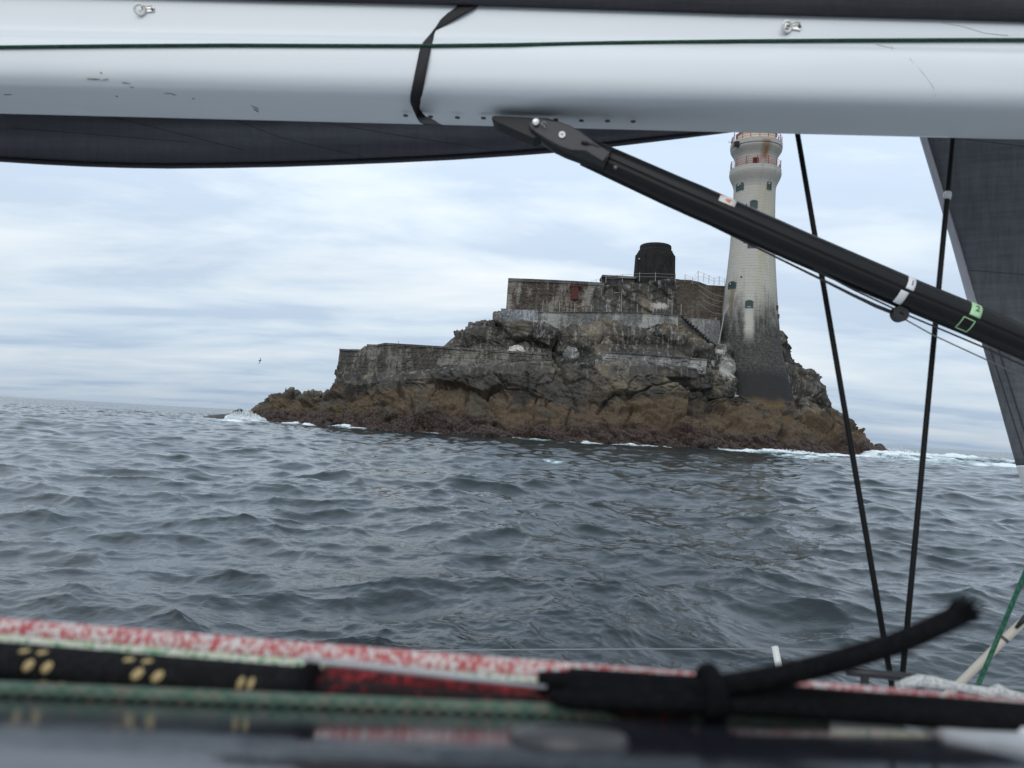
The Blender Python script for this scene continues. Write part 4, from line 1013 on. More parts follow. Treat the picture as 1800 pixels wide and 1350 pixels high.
link('window_frame', MB().grid([[B(x, d, surf(x, d)) for d in (dg(x), dg(x) + 0.012, max(dg(x) + 0.025, 0.395), max(dg(x) + 0.03, 0.462))] for x in np.linspace(-1.7, 1.7, 60)]), plain('black_frame', (0.010, 0.010, 0.012), 0.6, 0, 0.2, 60), boat)
link('coachroof', MB().grid([[B(x, d, surf(x, d)) for d in (max(dg(x) + 0.03, 0.462), 0.48, 0.50, 0.52, 0.8, 1.22, 1.26)] + [B(x, 1.30, -0.62), B(x, 1.34, -1.13), B(x, 1.36, -1.15)] for x in np.linspace(-1.7, 1.7, 60)]), WHITEGEL, boat, smooth=False)
link('bounce_roof', MB().grid([[B(x, d, z) for d, z in ((0.0402, surf(x, 0.0402)), (-0.3, surf(x, 0.04) - 0.004), (-1.2, surf(x, 0.04) - 0.10))] for x in np.linspace(-1.7, 1.7, 24)]), WHITEGEL, boat, smooth=True)  # unseen roof behind the camera, added to bounce light onto the boom's underside
link('side_deck', MB().grid([[B(x, 1.36, -1.15), B(x, 2.98, -1.18)] for x in np.linspace(-6, 5, 40)]), WHITEDECK, boat)  # out of view, widened and whitened to throw light up at the boom
link('toe_rail', MB().box(B(-0.5, 3.00, -1.15), (11, 0.03, 0.07), [XB, YB, ZB]), DARK_METAL, boat, bevel=0.006)
link('hull', MB().grid([[B(x, 3.01, -1.12), B(x, 3.05, -1.3), B(x, 3.0, -1.7), B(x, 2.8, -2.5)] for x in np.linspace(-6, 5, 30)]), WHITEGEL, boat, smooth=True)
# white corner of the roof showing past the window on the right
def on_roof(px, py, lift):                       # the roof point seen at a photo position
    r = ray(px, py); lo, hi = 0.08, 0.6; best = None
    for d in np.linspace(0.10, 0.50, 1600):
        t_ = d / r.dot(YB); p = CAM + r * t_
        if p[2] - CAM[2] < surf(float((p - CAM).dot(XB)), d) + lift: return p
    return CAM + r * (0.379 / r.dot(YB))
wc = [on_roof(x, y, 0.0015) for x, y in ((1585, 1271), (1660, 1288), (1740, 1302), (1830, 1322), (1860, 1300), (1860, 1268), (1700, 1268))]
nr_ = link('roof_corner', MB().prism([p + ZB * 0.0015 for p in wc], -ZB * 0.004), WHITEGEL, boat)
nr_['label'] = 'white strip of roof beyond the black window at lower right'
# round black button on the window
bp = on_roof(1000, 1302, 0.0)
sl_ax = nrm(np.array([0, 0.27, 1.0])); dk = float((bp - CAM).dot(YB))
rb = 101 / FPX * dk
KNOB = plain('worn_black_plastic', (0.04, 0.04, 0.042), 0.30, 0, 0.3, 60, 0.2, 0.0005)
link('button', MB().lathe(bp - sl_ax * 0.001, [(rb * 1.0, 0), (rb * 1.02, 0.0012), (rb * 0.98, 0.0034), (rb * 0.90, 0.0046), (rb * 0.6, 0.0052), (0, 0.0055)], 40, sl_ax), KNOB, boat, smooth=True)
# small black cleat bar and white rope standing farther out on the roof
BLK = plain('black_plastic', (0.007, 0.007, 0.008), 0.5, 0, 0.2, 40)
def pline(pts, d): return np.array([atB(x, y, d) for x, y in pts])
cl = thing('grab_bar', 'slim black grab bar standing on the roof edge below the shrouds', 'grab bar', B(0.45, 1.15, surf(0.45, 1.15)))
barp = pline([(1488, 1181), (1540, 1185), (1600, 1191), (1650, 1197)], 1.15)
link('bar', MB().tube(barp, [0.0055, 0.006, 0.006, 0.0045], 10), BLK, cl, smooth=True)
for q in (0.2, 0.8):
    p = barp[0] * (1 - q) + barp[-1] * q; lo = p.copy(); lo[2] = CAMH + surf(0.45, 1.15) - 0.002
    link('foot', MB().tube([lo, p], 0.006, 8), BLK, cl)
WROPE = rope_mat('white_rope', [(0.7, (0.58, 0.58, 0.56)), (0.3, (0.40, 0.41, 0.41))], 0.004, 8)
wpts = []
ztop = lambda x, y, d: atB(x, y, d)
for x, y in ((1575, 1206), (1596, 1200), (1615, 1196), (1640, 1199), (1662, 1203), (1690, 1208), (1720, 1213), (1738, 1217), (1756, 1212), (1772, 1219), (1800, 1226), (1860, 1234)):
    wpts.append(atB(x, y, 1.02))
tag(link('white_rope', MB().tube(wpts, [0.004, .006, .0075, .0075, .006, .005, .005, .006, .007, .005, .005, .005], 10), WROPE, smooth=True), 'loose white rope bunched on the roof edge at the right', 'rope')

# ------------------------------------------------------------------ ropes across the roof
def roof_rope(name, label, x0, x1, d, r, mat, lift=0.0, wob=0.0015, n=140, seed=0, r1=None):
    xs = np.linspace(x0, x1, n); g = np.random.default_rng(seed)
    ph = g.random(4) * 6
    P = [B(x, d + wob * (math.sin(x * 5 + ph[0]) + 0.6 * math.sin(x * 11 + ph[1])), surf(x, d) + r + lift + 0.4 * wob * math.sin(x * 7 + ph[2])) for x in xs]
    R = r if r1 is None else np.linspace(r, r1, n)
    return tag(link(name, MB().tube(P, R, 18), mat, smooth=True), label, 'rope')
RED = rope_mat('red_white_rope', [(0.36, (0.55, 0.12, 0.125)), (0.36, (0.72, 0.67, 0.65)), (0.28, (0.62, 0.34, 0.33))], 0.0025, 12)
WGREEN = rope_mat('white_green_rope', [(0.50, (0.68, 0.69, 0.60)), (0.34, (0.52, 0.58, 0.38)), (0.16, (0.16, 0.36, 0.22))], 0.0038, 8)
GRN = rope_mat('green_rope', [(0.40, (0.075, 0.135, 0.10)), (0.32, (0.12, 0.165, 0.13)), (0.28, (0.15, 0.15, 0.115))], 0.007, 5)
DRED = rope_mat('dark_red_rope', [(0.45, (0.025, 0.004, 0.005)), (0.15, (0.11, 0.008, 0.011)), (0.40, (0.009, 0.008, 0.009))], 0.0035, 8)
BLACKR = rope_mat('black_cover', [(0.7, (0.008, 0.008, 0.009)), (0.3, (0.015, 0.015, 0.017))], 0.0028, 16, 0.85, 0.12)
CORD = rope_mat('black_cord', [(0.7, (0.004, 0.004, 0.005)), (0.3, (0.008, 0.008, 0.010))], 0.003, 10, 0.8, 0.06)
roof_rope('red_rope', 'red and white flecked rope, farthest of the ropes on the cabin roof', -1.5, 1.6, 0.482, 0.0078, RED, lift=0.0012, seed=1)
roof_rope('white_green_rope', 'pale white and green flecked rope lying against the red rope', -1.5, 1.6, 0.4640, 0.0046, WGREEN, lift=0.0, seed=2)
roof_rope('bright_red_rope', 'deep red rope between the pale rope and the black covered rope', -0.136, 0.10, 0.447, 0.0050, rope_mat('deep_red_rope', [(0.5, (0.17, 0.011, 0.015)), (0.2, (0.30, 0.03, 0.035)), (0.3, (0.05, 0.008, 0.010))], 0.004, 8), lift=0.0, seed=3)
gx = np.linspace(-0.8, 0.14, 60)
tag(link('green_rope', MB().tube([B(x, dg(x) + 0.004 + 0.0006 * math.sin(x * 9) + max(0, x + .02) * 0.10, surf(x, dg(x) + 0.004 + max(0, x + .02) * 0.10) + 0.0034) for x in gx], 0.0034, 16), GRN, smooth=True), 'faded green rope, nearest of the ropes, along the window edge', 'rope')
# black cover with pairs of yellow flecks, cut off at its right end where the dark red core comes out
xe = float((atB(549, 1172, 0.387) - CAM).dot(XB))
bc = thing('covered_rope', 'thick black rope with pairs of yellow flecks and a cut end', 'rope', B(-0.3, 0.387, surf(-0.2, 0.387)))
rc = 0.0095
nb = 50; xsb = np.linspace(-0.7, xe, nb)
axisz = surf(-0.2, 0.387) + rc
link('black_cover', MB().tube([B(x, 0.387, axisz) for x in xsb], [rc * (1.0 if x < xe - 0.006 else 1.06) for x in xsb], 24), BLACKR, bc, smooth=True)
link('end_ring', MB().lathe(B(xe - 0.0035, 0.387, axisz), [(rc * 1.0, -0.001), (rc * 1.3, 0), (rc * 1.36, 0.004), (rc * 1.2, 0.0055), (rc * 0.6, 0.0055)], 24, XB), BLACKR, bc)
YEL = plain('yellow_yarn', (0.41, 0.315, 0.15), 0.85, 0, 0.15, 300)
def fleck(x, a, L, wa):
    G = []
    for i in range(7):
        row = []
        for j in range(7):
            u_, v_ = (i / 6 * 2 - 1), (j / 6 * 2 - 1)
            k_ = math.sqrt(max(0, 1 - 0.98 * v_ * v_))
            aa = a + wa * v_; xx = x + L * u_ * k_ + 0.5 * L * v_
            rr_ = rc * 1.008 + 0.0004 * (1 - u_ * u_) * (1 - v_ * v_)
            row.append(B(xx, 0.387 - rr_ * math.cos(aa), axisz + rr_ * math.sin(aa)))
        G.append(row)
    return MB().grid(G)
for px, ang_, L, wa in ((48, 0.22, .0028, .36), (81, 0.20, .0028, .36), (72, -0.80, .0028, .28), (104, -0.80, .0028, .28), (241, 0.26, .0030, .36), (277, 0.22, .0030, .36), (272, -0.82, .0028, .26), (306, -0.82, .0032, .26), (424, 0.24, .0017, .38), (442, 0.24, .0017, .38), (438, -0.74, .0016, .26), (456, -0.74, .0016, .26), (531, 0.95, .0022, .26), (30, 0.98, .0028, .16), (62, 0.98, .0028, .16), (217, 0.98, .0028, .16), (250, 0.98, .0028, .16)):
    x_ = float((atB(px, 1168, 0.377) - CAM).dot(XB))
    link('yellow_fleck', fleck(x_, ang_, L * 0.88, wa * 0.88), YEL, bc, smooth=True)
n = 40; xsr = np.linspace(xe - 0.01, xe + 0.19, n)
rcore = np.linspace(0.0066, 0.0040, n)
link('core', MB().tube([B(x, 0.392, surf(x, 0.392) + r_ + 0.001) for x, r_ in zip(xsr, rcore)], rcore, 18), DRED, bc, smooth=True)
# grey taped fid lying along the core
gt = np.array([atB(535, 1158, .378), atB(600, 1166, .3775), atB(800, 1189, .380), atB(960, 1208, .386)])
tag(link('taped_cord', MB().tube(gt, [0.0012, 0.0017, 0.0017, 0.001], 10), plain('grey_tape', (0.34, 0.34, 0.36), 0.5), smooth=True), 'thin grey taped cord lying along the dark red rope end', 'cord')
# elastic cords, knot and the loose tail
def cord(name, label, pts, r, rs=None, n=48):
    P = np.array([atB(x, y, d) for x, y, d in pts]); tt = np.linspace(0, 1, len(P)); q = np.linspace(0, 1, n)
    # smooth through the points
    S = np.stack([np.interp(q, tt, P[:, k]) for k in range(3)], 1)
    for _ in range(6): S[1:-1] = (S[:-2] + 2 * S[1:-1] + S[2:]) / 4
    R = np.full(n, r) if rs is None else np.interp(q, np.linspace(0, 1, len(rs)), rs)
    return MB().tube(S, R, 14)
lash = thing('elastic_lashing', 'bundle of black elastic cords tied with a knot, its frayed tail sticking up', 'cord', B(0.1, 0.392, surf(0.1, 0.392)))
link('cord', cord('c', '', [(945, 1194, 0.3893), (1000, 1196, 0.3909), (1110, 1202, 0.3940), (1240, 1212, 0.3957), (1400, 1224, 0.3983), (1600, 1242, 0.4028), (1880, 1266, 0.4090), (2500, 1292, 0.4090)], .0048, [.0040, .005, .005, .0052, .005, .005, .005]), CORD, lash, smooth=True)
link('cord', cord('c', '', [(966, 1222, 0.3779), (985, 1230, 0.3784), (1100, 1235, 0.3817), (1250, 1238, 0.3860), (1450, 1249, 0.3904), (1650, 1262, 0.3949), (1880, 1278, 0.4000), (2500, 1304, 0.4000)], .0048, [.0028, .0044, .0048, .0048, .005, .005, .005]), CORD, lash, smooth=True)
link('cord', cord('c', '', [(950, 1202, 0.3954), (1030, 1212, 0.3877), (1120, 1220, 0.3863), (1250, 1224, 0.3910), (1450, 1239, 0.3964), (1880, 1272, 0.4060), (2500, 1298, 0.4060)], .005), CORD, lash, smooth=True)
link('cord', cord('c', '', [(1000, 1188, 0.3989), (1100, 1194, 0.4017), (1240, 1204, 0.4047), (1450, 1225, 0.4084), (1650, 1238, 0.4129), (1880, 1256, 0.4180), (2500, 1282, 0.4180)], .0042), CORD, lash, smooth=True)
kc = atB(1250, 1218, 0.3920); kp = []
for i in range(30):
    a = 2 * math.pi * i / 14; kp.append(kc + XB * (0.0015 * math.sin(a * 0.7) + 0.006 * (i / 29 - 0.5)) + YB * 0.0125 * math.cos(a) + ZB * 0.0098 * math.sin(a))
link('knot', MB().tube(kp, 0.0043, 12), CORD, lash, smooth=True)
tail = cord('t', '', [(1215, 1213, 0.3910), (1280, 1204, 0.3887), (1340, 1194, 0.3880), (1420, 1177, 0.3898), (1500, 1155, 0.3936), (1580, 1130, 0.3993), (1640, 1104, 0.4047), (1680, 1084, 0.4086), (1700, 1074, 0.4110)], .0062, [.0050, .0054, .0054, .0056, .0056, .0056, .0055, .0054, .0056])
link('tail', tail, CORD, lash, smooth=True)
fr = MB(); e0, e1 = atB(1676, 1086, 0.4085), atB(1706, 1066, 0.4121); ax_ = nrm(e1 - e0); s1 = nrm(np.cross(ax_, YB)); s2 = np.cross(ax_, s1)
g = np.random.default_rng(3)
for k in range(40):
    a, q = g.uniform(0, 6.28), math.sqrt(g.random()) * 0.0055
    o_ = s1 * q * math.cos(a) + s2 * q * math.sin(a)
    L = g.uniform(0.010, 0.016) if math.sin(a) * 0 + k % 2 else g.uniform(0.006, 0.012)
    fr.tube([e0 + o_, e0 + ax_ * L * 0.6 + o_ * 1.25, e0 + ax_ * L + o_ * 1.55], [0.0009, 0.0008, 0.0005], 5)
link('frayed_end', fr, CORD, lash)

# ------------------------------------------------------------------ boom, its fittings and the green line
DB = 2.0
zc_ = lambda py, d=DB: None
boom_face = [(0.0, 0.827), (0.078, 0.828), (0.106, 0.832), (0.119, 0.842), (0.125, 0.859), (0.127, 0.888), (0.1265, 0.918), (0.122, 0.944), (0.114, 0.961), (0.104, 0.971), (0.094, 0.977), (0.086, 0.982), (0.081, 0.995), (0.079, 1.03), (0.077, 1.07), (0.073, 1.105), (0.06, 1.122), (0.03, 1.13), (0.0, 1.132)]
ring = [(-o_, z_) for o_, z_ in boom_face] + [(o_, z_) for o_, z_ in boom_face[::-1][1:-1]]
def rs_ring(n):                                   # smooth closed section
    P = np.array(ring + [ring[0]]); L = np.concatenate([[0], np.cumsum(np.linalg.norm(np.diff(P, axis=0), axis=1))]); q = np.linspace(0, L[-1], n, endpoint=False)
    S = np.stack([np.interp(q, L, P[:, k]) for k in (0, 1)], 1)
    for _ in range(3): S = (np.roll(S, 1, 0) + 2 * S + np.roll(S, -1, 0)) / 4
    return S
sec = rs_ring(110)
_h = [p for p in sec if p[0] < 0.002]            # the near half of the section, as built, from the bottom up
_h = np.array([(-a, b_) for a, b_ in _h]); _lo = int(np.argmin(_h[:, 1] + 0.0 * _h[:, 0])); _h = np.roll(_h, -_lo, 0) if _lo else _h
if _h[1, 1] > _h[-1, 1] and _h[len(_h) // 2, 0] < 0: _h = _h[::-1]
_L = np.concatenate([[0], np.cumsum(np.linalg.norm(np.diff(_h, axis=0), axis=1))]); _q = np.linspace(0, _L[-1], 1200)
FACE = np.stack([np.interp(_q, _L, _h[:, k]) for k in (0, 1)], 1)
BX0, BX1 = -4.2, 2.6
m, t, b = newmat('white_boom_paint')
n1 = noise(t, 3, 5, 0.6); nsc = noise(t, 26, 6, 0.7, sc=(0.5, 1, 3.5)); nsc2 = noise(t, 3.2, 2, 0.5); nl = noise(t, 1.2, 5, 0.7, sc=(0.15, 1, 8))
sp_ = t.nodes.new('ShaderNodeSeparateXYZ'); tcb = t.nodes.new('ShaderNodeTexCoord'); t.links.new(tcb.outputs['Object'], sp_.inputs[0])
c = mixc(t, n1, (0.63, 0.665, 0.69), (0.68, 0.71, 0.73))
c = mixc(t, mth(t, 'MULTIPLY', step(t, nl, 0.55, 0.75), 0.10), c, (0.45, 0.46, 0.45))
t.links.new(c, b.inputs['Base Color']); b.inputs['Roughness'].default_value = 0.38; b.inputs['Coat Weight'].default_value = 0.25; b.inputs['Coat Roughness'].default_value = 0.12
bump(t, b, noise(t, 1.5, 3, 0.5, sc=(0.6, 1, 2.0)), 0.06, 0.02)
BOOMM = m
boom = thing('boom', 'white painted boom crossing the top of the view, scuffed at its left', 'boom', B(0, DB, 0.95))
xsb = np.linspace(BX0, BX1, 60)
link('spar', MB().grid(np.array([[B(x, DB + o_, z_) for o_, z_ in np.concatenate([sec, sec[:1]])] for x in xsb])), BOOMM, boom, smooth=True)
# a fine raised seam below the green line
STEEL = plain('steel', (0.62, 0.61, 0.58), 0.3, 1.0, 0.15, 40)
DSCREW = plain('dark_screw', (0.10, 0.095, 0.09), 0.4, 0.8, 0.3, 80)
def face(px, py):                                 # where the near face of the boom is seen, with its outward direction
    r = ray(px, py); k_ = r[2] / r.dot(YB)
    e_ = (DB - FACE[:, 0]) * k_ - FACE[:, 1]         # ray height minus face height along the face
    sg = np.where((e_[:-1] >= 0) & (e_[1:] < 0))[0]
    i = int(sg[0]) if len(sg) else int(np.argmin(np.abs(e_)))
    i = min(i, len(FACE) - 2); q = e_[i] / (e_[i] - e_[i + 1]) if len(sg) else 0
    o_ = FACE[i, 0] + (FACE[i + 1, 0] - FACE[i, 0]) * q
    a, b_ = FACE[max(0, i - 14)], FACE[min(len(FACE) - 1, i + 15)]; t_ = b_ - a
    return CAM + r * ((DB - o_) / r.dot(YB)), nrm(-YB * t_[1] - ZB * t_[0])
for px, py in ((713, 203), (757, 205), (804, 206.5), (850, 207.5), (977, 210.5), (1022, 212), (1068, 212.5), (1113, 213.5)):
    p, n_ = face(px, py); link('screw', MB().disc(p - n_ * 0.001, n_, 0.0068, 0.0028, 14, 0.001), DSCREW, boom, smooth=True)
WPL = plain('white_plastic', (0.72, 0.72, 0.69), 0.4, 0, 0.08, 60)
def pad_eye(px, py, turn):
    p, n_ = face(px, py); up = nrm(ZB - n_ * ZB.dot(n_)); sd_ = np.cross(up, n_)
    lug = link('pad_eye', MB().box(p + sd_ * 0.010 + n_ * 0.002, (0.040, 0.016, 0.004), [nrm(sd_ + up * turn), nrm(up - sd_ * turn), n_]), STEEL, boom, bevel=0.003)
    ax = nrm(n_ * 0.55 + up * -0.25 + sd_ * 0.25); u_ = nrm(np.cross(ax, up)); w_ = np.cross(ax, u_)
    c_ = p + n_ * 0.010 - up * 0.004 - sd_ * 0.006
    link('ring', MB().tube([c_ + 0.0125 * (math.cos(a) * u_ + math.sin(a) * w_) for a in np.linspace(0, 2 * math.pi, 29)], 0.0038, 10, cap=False), WPL, lug, smooth=True)
    link('shackle', MB().tube([p + sd_ * 0.028 + n_ * 0.001, p + sd_ * 0.024 + n_ * 0.010 + up * 0.006, p + sd_ * 0.006 + n_ * 0.013 + up * 0.006, p - sd_ * 0.002 + n_ * 0.008], 0.0022, 8), STEEL, lug, smooth=True)
    link('rivet', MB().disc(p + sd_ * 0.026 + n_ * 0.004, n_, 0.004, 0.002, 12, 0.001), DSCREW, lug)
pad_eye(253, 18, 0.1); pad_eye(1386, 48, -0.15)
SCUFF = plain('bare_scuff', (0.22, 0.21, 0.17), 0.7, 0, 0.3, 150)
for px, py, L, tl in ((165, 139, 28, 0.02), (185, 140, 14, -.1), (222, 146, 16, .1), (232, 153, 8, .1), (296, 164, 18, -.05), (306, 166, 8, .2), (14, 166, 18, -0.1), (205, 169, 5, .2), (448, 188, 20, 1.15), (450, 194, 14, 1.2), (178, 128, 4, .3), (340, 173, 6, .1)):
    p, n_ = face(px, py); up = nrm(ZB - n_ * ZB.dot(n_)); sd_ = np.cross(up, n_); k_ = 1.9 / FPX
    d1_ = nrm(sd_ * math.cos(tl) - up * math.sin(tl)); d2_ = np.cross(n_, d1_); g = np.random.default_rng(int(px)); nn_ = 9; up_, lo_ = [], []
    for i in range(nn_):
        u_ = (i / (nn_ - 1) - 0.5) * L * k_; w1, w2 = g.uniform(0.2, 1.6, 2) * k_ * (1 - abs(2 * i / (nn_ - 1) - 1) ** 3)
        up_.append(p + d1_ * u_ + d2_ * w1 + n_ * 0.0016); lo_.append(p + d1_ * u_ - d2_ * w2 + n_ * 0.0016)
    link('scuff', MB().prism(up_ + lo_[::-1], -n_ * 0.003), SCUFF, boom)
HAIR = plain('hairline_scratch', (0.50, 0.52, 0.53), 0.6)
for pts in (((1540, 78), (1575, 86), (1600, 104), (1622, 128), (1640, 152), (1645, 168), (1634, 182)), ((1655, 40), (1690, 46), (1730, 58), (1772, 63)), ((1568, 80), (1568, 88))):
    L_ = [face(x, y) for x, y in pts]
    link('scratch', MB().tube([p + n_ * 0.0002 for p, n_ in L_], 0.0009, 5), HAIR, boom, smooth=True)
GL = rope_mat('dark_green_line', [(0.55, (0.010, 0.045, 0.032)), (0.45, (0.022, 0.085, 0.055))], 0.007, 6, 0.8)
gpts = [face(x, y) for x, y in ((-900, 96), (-120, 85.5), (0, 84.5), (200, 82.5), (400, 81.5), (600, 82.5), (745, 83), (900, 81.5), (1100, 78), (1300, 75), (1500, 73), (1700, 72), (1860, 72), (2500, 75))]
tag(link('green_line', MB().tube([p + n_ * 0.0045 for p, n_ in gpts], 0.0043, 12), GL, smooth=True), 'dark green rope stretched along the white boom', 'rope')
# black webbing tie round boom and sail
STRAP = plain('black_webbing', (0.009, 0.009, 0.011), 0.75, 0, 0.25, 300, 0.3, 0.0006)
sx = lambda a: (680 + a[0] * 0.2778, a[1] * 0.2778)
stl = [(470, 20), (425, 62), (388, 86), (340, 130), (310, 178), (284, 212), (258, 245), (225, 282), (207, 330), (178, 470), (150, 600), (148, 640), (180, 715), (205, 770), (240, 797), (262, 820)]
strr = [(612, 20), (560, 62), (500, 95), (418, 140), (312, 192), (303, 207), (296, 240), (286, 282), (276, 335), (250, 470), (222, 610), (204, 690), (240, 720), (290, 752), (340, 788), (372, 812)]
def strap_row(a, b_, lift):
    (xa, ya), (xb, yb_) = sx(a), sx(b_); row = []
    for q in np.linspace(0, 1, 5):
        x, y = xa + (xb - xa) * q, ya + (yb_ - ya) * q
        p, n_ = face(x, min(y, 190 + x * 0.0233 + 7)); row.append(p + n_ * (0.004 + lift * (q if True else 0)))
    return row
def dense(L, n=60):
    L = np.array(L, float); t_ = np.concatenate([[0], np.cumsum(np.linalg.norm(np.diff((np.array(stl) + np.array(strr)) / 2, axis=0), axis=1))]); q = np.linspace(0, t_[-1], n)
    return np.stack([np.interp(q, t_, L[:, k]) for k in (0, 1)], 1)
G = np.array([strap_row(a, b_, 0.004 * math.sin(i * 0.25)) for i, (a, b_) in enumerate(zip(dense(stl), dense(strr)))])
_k = int(np.argmax(dense(stl)[:, 1] * 0.2778 > 206)) or len(G) - 8
G = G[:_k]
fl = []
for (xa, ya), (xb, yb_) in zip(stl[-3:], strr[-3:]):
    (x1, y1), (x2, y2) = sx((xa, ya)), sx((xb, yb_)); y1, y2 = min(y1, 219), min(y2, 220)
    fl.append([atB(x1 + (x2 - x1) * q, y1 + (y2 - y1) * q, DB - 0.112) for q in np.linspace(0, 1, 5)])
G = np.concatenate([G, np.array(fl)])
q0 = np.linspace(0, 1, len(G)); q1 = np.linspace(0, 1, 90)
Gs = np.stack([[np.interp(q1, q0, G[:, j, k]) for k in range(3)] for j in range(5)], 0).transpose(2, 0, 1)
tag(link('sail_tie', MB().grid(Gs), STRAP, smooth=True, solid=0.0018), 'black webbing strap twisted round the white boom', 'strap')

# ------------------------------------------------------------------ sails
def cloth_mat(name, lo, hi, weave=True, rough=0.6, scale=1.0):
    m, t, b = newmat(name)
    n1 = noise(t, 1.6 * scale, 5, 0.6); nx = noise(t, 60 * scale, 4, 0.7, sc=(1, 1, 0.05)); ny = noise(t, 60 * scale, 4, 0.7, sc=(0.05, 0.05, 1))
    w_ = mth(t, 'ADD', mth(t, 'MULTIPLY', nx, 0.5), mth(t, 'MULTIPLY', ny, 0.5))
    c = mixc(t, step(t, w_, 0.25, 0.78), lo, hi)
    c = mixc(t, mth(t, 'MULTIPLY', n1, 0.3), c, lo)
    t.links.new(c, b.inputs['Base Color']); b.inputs['Roughness'].default_value = rough; b.inputs['Specular IOR Level'].default_value = 0.25
    bump(t, b, mth(t, 'ADD', mth(t, 'MULTIPLY', w_, 0.25), noise(t, 3 * scale, 4, 0.6, sc=(0.5, 1, 2.5))), 0.35, 0.02)
    return m
SAILC = cloth_mat('lightened_sailcloth', (0.135, 0.136, 0.152), (0.205, 0.208, 0.232))  # mainsail cloth, colour lightened to offset the shade behind the boom
HEM = plain('sail_hem', (0.040, 0.040, 0.050), 0.6, 0, 0.15, 20)
ms = thing('mainsail', 'dark grey mainsail flaked over the boom, its fold hanging below', 'sail', B(-0.6, 2.2, 0.8))
# the fold hanging behind the boom
bot = [(-1200, 215), (-600, 248), (-260, 268), (-120, 277), (0, 285), (80, 290), (150, 293.5), (230, 296), (300, 297), (400, 296), (500, 294), (600, 290.5), (700, 286.5), (800, 281.5), (900, 275), (1000, 267.5), (1100, 256), (1200, 244), (1290, 232.5), (1340, 226)]
G = []; Hm = []
for x, y in bot:
    e0_ = atB(x, y, DB + 0.48); xb_ = float((e0_ - CAM).dot(XB)); zb_ = float(e0_[2] - CAMH); col_ = []
    hemw = 0.016 * min(1, max(0.15, (1.02 - zb_) / 0.08))
    col_ = [B(xb_, DB + 0.05, 1.20), B(xb_, DB + 0.22, 1.22), B(xb_, DB + 0.40, 1.19)]
    for q in np.linspace(0, 1, 30):
        z_ = 1.13 + (zb_ + hemw - 1.13) * q
        col_.append(B(xb_, DB + 0.48 + 0.014 * math.sin(q * 11 + xb_ * 1.6) * q * (1 - q) * 2 + 0.004 * math.sin(q * 25 - xb_ * 2.0 + math.sin(xb_ * 3)) * (1 - q) - 0.03 * (1 - q), z_))
    col_.append(B(xb_, DB + 0.48 + 0.004, zb_ + hemw)); 
    for q in np.linspace(0, 1, 5): Hm.append(None) if False else None
    G.append(col_)
    Hm.append([B(xb_, DB + 0.474 - 0.003 * math.sin(math.pi * q), zb_ + hemw * (1 - q)) for q in np.linspace(0, 1, 6)] + [B(xb_, DB + 0.495, zb_ + hemw)])
Hm = [h_ for h_ in Hm if h_ is not None]
fo_ = link('hanging_fold', MB().grid(np.array(G)), SAILC, ms, smooth=True, solid=0.0015)
link('hem', MB().grid(np.array(Hm)), HEM, ms, smooth=True, solid=0.0015)
for sm_ in ([(150, 196), (240, 216), (319, 236), (428, 264)], [(400, 206), (440, 222), (500, 244), (640, 276)], [(20, 225), (160, 236), (330, 250)], [(560, 214), (700, 238), (860, 262)]):
    link('seam', MB().tube([atB(x, y, DB + 0.436) for x, y in sm_], 0.0011, 5), HEM, ms)
# the foot of the sail above the boom, rising out of view
foot = [(-1600, -66), (-400, -27), (0, -14), (480, 0.5), (700, 6), (900, 11.5), (1100, 18), (1300, 24.5), (1500, 30), (1700, 35.5), (1800, 38.5), (1950, 43), (2500, 60)]
G = []
for x, y in foot:
    e0_ = atB(x, y, DB - 0.085); xb_ = float((e0_ - CAM).dot(XB)); z0_ = float(e0_[2] - CAMH); col_ = [B(xb_, DB - 0.075, z0_ + 0.004), B(xb_, DB - 0.088, z0_), B(xb_, DB - 0.092, z0_ + 0.004)]
    for q in np.linspace(0, 1, 30)[1:]:
        col_.append(B(xb_, DB - 0.092 - 0.05 * math.sin(min(1, q * 6) * math.pi * 0.5) + 0.25 * q + 0.012 * math.sin(xb_ * 4 + q * 40) * min(1, q * 10), z0_ + 0.004 + 4.0 * q ** 1.5))
    G.append(col_)
link('sail_foot', MB().grid(np.array(G)), cloth_mat('darkened_sailcloth', (0.022, 0.022, 0.028), (0.040, 0.041, 0.050)), ms, smooth=True, solid=0.0015)  # same cloth, colour darkened to offset the stronger light above the boom

JIBC = cloth_mat('grey_sailcloth', (0.10, 0.104, 0.112), (0.215, 0.222, 0.232), rough=0.65)
LEECH = plain('leech_tape', (0.52, 0.51, 0.55), 0.6, 0, 0.08, 6)
JD = 3.0
jib = thing('jib', 'dark grey headsail with paler taped leech at the right edge', 'sail', atB(1790, 820, JD))
edge_ = [(1530, -60), (1580, 110), (1614, 229), (1658, 376), (1671, 420), (1701, 528), (1727, 607), (1753, 700), (1786, 819)]
ex = np.array([a for a, _ in edge_]); ey = np.array([b_ for _, b_ in edge_])
G = []
for y in np.linspace(-60, 819, 40):
    x0_ = np.interp(y, ey, ex)
    row = []
    for q in np.linspace(0, 1, 20):
        d_ = JD - 0.28 * math.sin(math.pi * 0.5 * q) + 0.006 * math.sin(q * 30 + y * 0.02)
        row.append(atB(x0_ + (2250 - x0_) * q, y + q * (-20), d_))
    G.append(row)
link('sail_panel', MB().grid(np.array(G)), JIBC, jib, smooth=True, solid=0.001)
lt = [(1530, -60, 13), (1614, 231, 12.5), (1658, 376, 13), (1671, 420, 14), (1701, 528, 18), (1722, 590, 18)]
G = []
